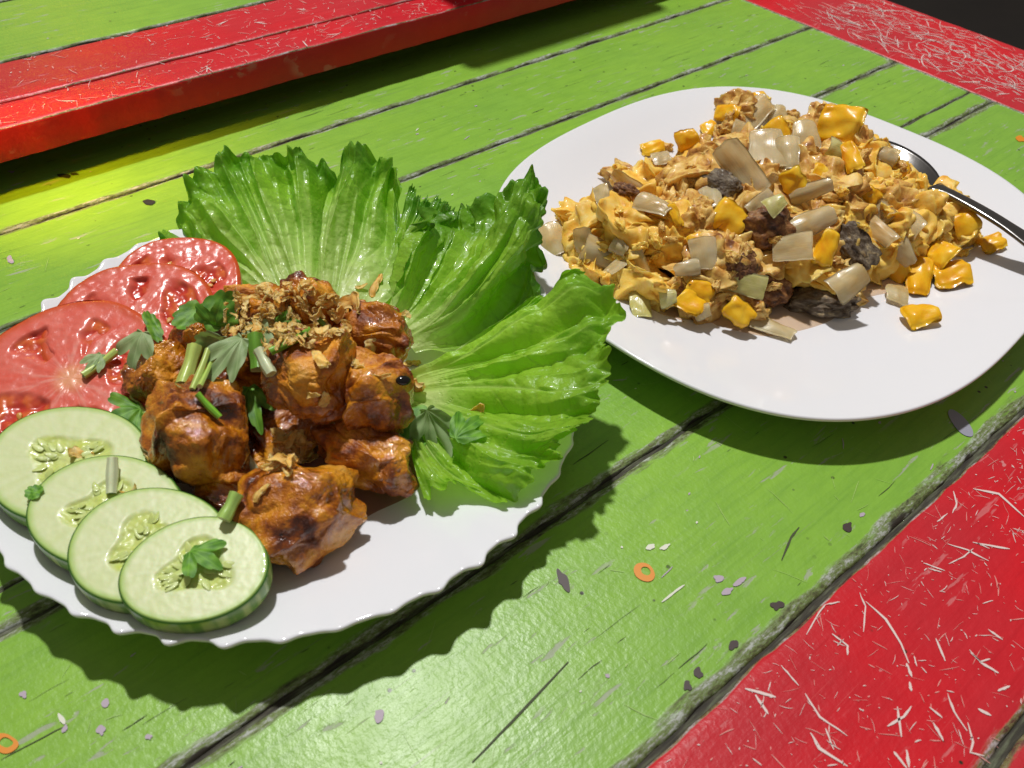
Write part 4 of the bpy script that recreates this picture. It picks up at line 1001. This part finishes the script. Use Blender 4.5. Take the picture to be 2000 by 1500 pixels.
def plate_piece(seed, bend, thick, nx=22, ny=14, skew=0.0, rough=.05):
    """unit bent slab 1 x 1 x thick with softened edges"""
    v = []; u = np.linspace(-1, 1, nx); w = np.linspace(-1, 1, ny); Uu, Ww = np.meshgrid(u, w, indexing='ij')
    se = lambda t: np.sign(t) * (1 - (1 - np.abs(t)) ** 1.0)
    taper = 1 - 0.28 * skew * Uu
    X = 0.5 * Uu * (1 - 0.05 * Ww ** 4); Y = 0.5 * Ww * taper * (1 - 0.06 * Uu ** 4)
    n = pn(np.stack([Uu * 1.3, Ww * 1.3, Uu * 0 + seed], -1), seed)
    X = X + rough * n; Y = Y + rough * pn(np.stack([Uu * 1.6, Ww * 1.6, Uu * 0 + seed + 5], -1), seed + 1)
    Zc = bend * (0.25 - Y ** 2) + 0.3 * bend * (0.25 - X ** 2) + rough * 1.2 * n
    edge = np.maximum(np.abs(Uu) ** 10, np.abs(Ww) ** 8); t = thick * np.sqrt(np.clip(1 - edge, 0.02, 1)) / 2
    top = np.stack([X, Y, Zc + t], -1).reshape(-1, 3); bot = np.stack([X, Y, Zc - t], -1).reshape(-1, 3); m = nx * ny
    f = grid_faces(nx, ny); f = f + [tuple(a + m for a in q[::-1]) for q in f]
    rim = [i * ny for i in range(nx)] + [(nx - 1) * ny + j for j in range(1, ny)] + [i * ny + ny - 1 for i in range(nx - 2, -1, -1)] + [j for j in range(ny - 2, 0, -1)]
    f += [(rim[k], rim[(k + 1) % len(rim)], rim[(k + 1) % len(rim)] + m, rim[k] + m) for k in range(len(rim))]
    return make_mesh('onion_piece', np.r_[top, bot], f)
OM = [plate_piece(s, (.35, .8, .2, 1.0)[s % 4], .065, skew=(0, .6, -.4, 1, .3, -.8)[s % 6]) for s in range(6)]
OMG = [m.copy() for m in OM]
PM = [plate_piece(20 + s, (.25, .55, .35)[s % 3], .30, skew=(0, .5, -.5)[s % 3], rough=.09) for s in range(6)]
for m in OM: m.materials.append(ONION)
for m in OMG: m.materials.append(ONIONG)
for m in PM: m.materials.append(PEPPER); m.name = 'yellow_pepper'
placed = []
def onion(p, q, wpx, k=0, label=None, lift=.0022, green=False, up=.25, tocam=.45):
    C, X, N, L, pm = seat(p, q, up, tocam, lift); w = wpx * pm
    label = label or ('translucent fried onion ' + ('strip ' if L > 1.7 * w else 'piece ') + near(*p, LAND))
    o = obj('onion_piece', (OMG if green else OM)[k % 6], label=label, cat='onion', group='fried onion pieces')
    o.matrix_basis = frame(C, X, N, (L * 1.12, w * 1.25, (L + w) * .45)); placed.append(o); return o
def pepper(p, q, wpx, k=0, label=None, lift=.002, up=.3, tocam=.4, t=1.0):
    C, X, N, L, pm = seat(p, q, up, tocam, lift); w = wpx * pm
    label = label or ('cooked yellow pepper ' + ('strip ' if L > 1.5 * w else 'piece ') + near(*p, LAND))
    o = obj('yellow_pepper', PM[k % 6], label=label, cat='pepper', group='yellow pepper pieces')
    o.matrix_basis = frame(C, X, N, (L * .98, w * 1.0, (L + w) * .45 * t)); placed.append(o); return o
pepper((1605, 250), (1690, 262), 72, 0, 'biggest pepper chunk, bulging near the spoon bowl', .006, t=1.5)
pepper((1505, 240), (1535, 285), 42, 1); pepper((1655, 285), (1676, 340), 30, 2); pepper((1540, 330), (1562, 378), 42, 3)
pepper((1585, 335), (1622, 342), 26, 4); pepper((1400, 222), (1448, 228), 34, 5); pepper((1466, 196), (1494, 192), 22, 0, 'pepper tip at the very top of the heap')
pepper((1392, 415), (1450, 448), 64, 1, 'wet shining pepper chunk beside the dark meat', .004, t=1.3); pepper((1624, 452), (1597, 522), 36, 2, 'upright pepper strip beside the square onion piece', .004)
pepper((1418, 592), (1462, 630), 44, 3, 'pepper chunk at the front edge beside the fallen onion strip', .004); pepper((1322, 585), (1368, 618), 46, 4, 'round pepper chunk at the front edge of the heap', .004)
pepper((1338, 560), (1392, 580), 42, 5); pepper((1250, 300), (1295, 288), 28, 0); pepper((1320, 280), (1362, 264), 36, 1); pepper((1368, 262), (1398, 250), 30, 2)
pepper((1302, 402), (1322, 446), 24, 3); pepper((1795, 515), (1785, 588), 42, 4, 'upright pepper piece at the right front edge of the heap', .003)
pepper((1818, 556), (1890, 540), 52, 0, 'clean orange pepper piece lying on the bare plate', .004, up=.6, t=1.1); pepper((1762, 634), (1826, 622), 48, 1, 'lone pepper piece dropped on the bare plate', .0035, up=.6, t=1.1)
pepper((1820, 490), (1862, 512), 46, 2); pepper((1912, 492), (1958, 474), 34, 3, 'pepper piece at the far tip beside the spoon handle', .003); pepper((1855, 452), (1908, 432), 42, 4, 'pepper piece leaning on the spoon handle', .003)
pepper((1838, 388), (1876, 396), 14, 5, 'sliver of pepper behind the spoon handle', .001); pepper((1742, 342), (1768, 328), 28, 0); pepper((1345, 478), (1375, 462), 26, 1); pepper((1740, 510), (1768, 545), 36, 2); pepper((1690, 372), (1716, 392), 28, 3)
onion((1416, 288), (1480, 374), 44, 0, 'long grained onion strip lying across the black piece', .004); onion((1494, 272), (1500, 338), 52, 2, 'wide shiny onion square near the top', .005); onion((1535, 278), (1540, 335), 36, 1)
onion((1424, 272), (1492, 208), 40, 4, 'long onion strip rising to the top of the heap', .004); onion((1496, 232), (1530, 224), 32, 3); onion((1566, 246), (1572, 290), 38, 5); onion((1494, 350), (1528, 362), 28, 0)
onion((1548, 384), (1622, 358), 24, 1); onion((1458, 414), (1502, 384), 24, 2); onion((1498, 416), (1530, 398), 28, 3, 'greenish rounded onion piece beside the dark meat', .004, True); onion((1382, 375), (1400, 410), 28, 4)
onion((1543, 458), (1614, 428), 34, 1, 'shiny curved onion strip above the square onion piece', .005); onion((1522, 494), (1592, 484), 40, 2, 'square onion piece over the dark meat', .005); onion((1688, 428), (1748, 480), 26, 0, 'long onion strip pointing at the fallen pepper', .004)
onion((1750, 474), (1776, 510), 26, 3); onion((1622, 574), (1674, 536), 40, 1, 'pale onion crescent above the mottled mushroom', .005); onion((1462, 630), (1544, 660), 30, 4, 'onion strip fallen on the bare plate in front', .002, up=.7, tocam=.1)
onion((1728, 578), (1766, 584), 38, 5, 'square onion piece on the bare plate', .002, up=.7, tocam=.1); onion((1712, 405), (1742, 432), 34, 0); onion((1428, 546), (1492, 562), 34, 2, 'yellow green leafy onion piece at the front of the heap', .003, True)
onion((1070, 448), (1092, 500), 42, 5, 'onion piece at the tip nearest the dark lettuce leaf', .003); onion((1136, 446), (1142, 490), 28, 0); onion((1140, 482), (1196, 512), 40, 1); onion((1246, 488), (1266, 548), 26, 2, 'upright onion strip in the yellow egg', .003); onion((1250, 396), (1304, 424), 34, 3)
onion((1368, 470), (1376, 526), 40, 4, 'leaf shaped onion piece beside the wet pepper chunk', .003); onion((1318, 530), (1362, 522), 24, 5); onion((1244, 580), (1252, 626), 32, 0, 'pale round onion end at the front edge', .003, True); onion((1366, 612), (1394, 604), 24, 1)
onion((1188, 538), (1228, 508), 20, 2); onion((1288, 584), (1318, 580), 28, 3, None, .003, True); onion((1176, 368), (1184, 404), 24, 4); onion((1204, 334), (1252, 376), 26, 5); onion((1274, 318), (1306, 312), 26, 0)
onion((1770, 438), (1804, 458), 36, 1); onion((1836, 452), (1844, 486), 22, 2); onion((1610, 290), (1650, 312), 30, 3, None, .003, True); onion((1430, 250), (1462, 262), 24, 4); onion((1718, 300), (1750, 312), 22, 5); onion((1200, 475), (1225, 492), 24, 3)
z2 = lambda xy: np.array([p2h(p2s(x, y)) for x, y in xy])
pool('oil_pool', [(1100, 530), (1230, 622), (1340, 634), (1450, 642), (1520, 640), (1620, 615), (1690, 570), (1790, 545), (1880, 505), (1900, 440), (1700, 330), (1400, 300), (1180, 400), (1080, 470)], OIL, 'film of amber oil under the scrambled egg', z2, 0.0003)
# ------------------------------------------------------------------ spoon
def spoon():
    root = obj('spoon', None, label='steel spoon with its bowl buried in the egg and handle over the rim', cat='spoon')
    B = at(1742, 318, .0270); T = at(2120, 540, .0270); D = nrm(T - B); root.matrix_basis = frame(B, D, [0, 0, 1])
    n, m = 60, 16; th = np.linspace(0, 2 * math.pi, n, endpoint=False); V = np.zeros((n, 2 * m, 3))
    for j in range(m):
        q = j / (m - 1); x = .029 * np.cos(th) * q; y = (.0205 - .0035 * np.cos(th)) * np.sin(th) * q; z = -.0075 * (1 - q ** 2.2)
        V[:, j] = np.c_[x, y, 0 * x + z]; V[:, 2 * m - 1 - j] = np.c_[x * 1.01, y * 1.01, 0 * x + z - .0011]
    obj('bowl', make_mesh('bowl', V.reshape(-1, 3), grid_faces(n, 2 * m, True)), STEEL, root)
    L = np.linalg.norm(T - B); k = 40; V = []; 
    for i in range(k):
        t = i / (k - 1); x = .0275 + (L - .0275) * t; w = np.interp(t, [0, .08, .5, 1], [.0055, .0034, .0040, .0075]); h = np.interp(t, [0, .1, 1], [.0009, .0016, .0011]); zz = .0008 + .0022 * math.sin(min(t * 1.2, 1) * math.pi) - .002 * t
        for a in np.linspace(0, 2 * math.pi, 16, endpoint=False): V.append((x, w * math.copysign(abs(math.cos(a)) ** .7, math.cos(a)), zz + h * math.copysign(abs(math.sin(a)) ** .7, math.sin(a))))
    f = [(i * 16 + j, i * 16 + (j + 1) % 16, (i + 1) * 16 + (j + 1) % 16, (i + 1) * 16 + j) for i in range(k - 1) for j in range(16)] + [tuple(range(16))[::-1], tuple((k - 1) * 16 + j for j in range(16))]
    obj('handle', make_mesh('handle', V, f), STEEL, root)
spoon()

# ------------------------------------------------------------------ made-up box, out of view, added to cast shadow on the red boards
def shadow_caster_box():
    b0, b1, a0, a1, h = -0.175, -0.068, 0.352, 0.53, 0.155
    root = obj('shadow_caster_box', None, label='unseen dark box added on the neighbouring table to shade the red boards', cat='shadow caster')
    root.location = tuple(NV * (OFF + (b0 + b1) / 2) + AV * ((a0 + a1) / 2) + np.array([0, 0, NZ + .0003])); root.rotation_euler = (0, 0, -YAW)
    x, y = (b1 - b0) / 2, (a1 - a0) / 2; m = simple('dark_box', (0.03, 0.018, 0.012), 0.5)
    def box(name, x0, x1, y0, y1, z0, z1, mat):
        bm = bmesh.new(); bmesh.ops.create_cube(bm, size=1, matrix=Matrix.Translation(((x0 + x1) / 2, (y0 + y1) / 2, (z0 + z1) / 2)) @ Matrix.Diagonal((x1 - x0, y1 - y0, z1 - z0, 1)))
        bmesh.ops.bevel(bm, geom=bm.edges[:], offset=min(.004, (z1 - z0) * .3), segments=3, affect='EDGES'); me = bpy.data.meshes.new(name); bm.to_mesh(me); bm.free(); obj(name, me, mat, root)
    box('body', -x, x, -y, y, 0, h, m); box('lid', -x - .002, x + .002, -y - .002, y + .002, h + .0002, h + .012, m)
    nu = 30; th = np.linspace(0, 2 * math.pi, nu, endpoint=False); V = np.zeros((nu, 6, 3))
    for j, (r, z) in enumerate(((.030, .0125), (.022, .02), (.018, .032), (.022, .045), (.03, .055), (.036, .060))):
        k = 1 + .25 * np.sin(5 * th + j) * (j / 5); V[:, j] = np.c_[r * k * np.cos(th) * .5, r * k * np.sin(th), h + z + .004 * np.sin(3 * th + j)]
    obj('tissue', make_mesh('tissue', V.reshape(-1, 3), grid_faces(nu, 6, True)), simple('tissue_paper', (.75, .75, .74), .9), root)  # paper tuft of the added box
shadow_caster_box()
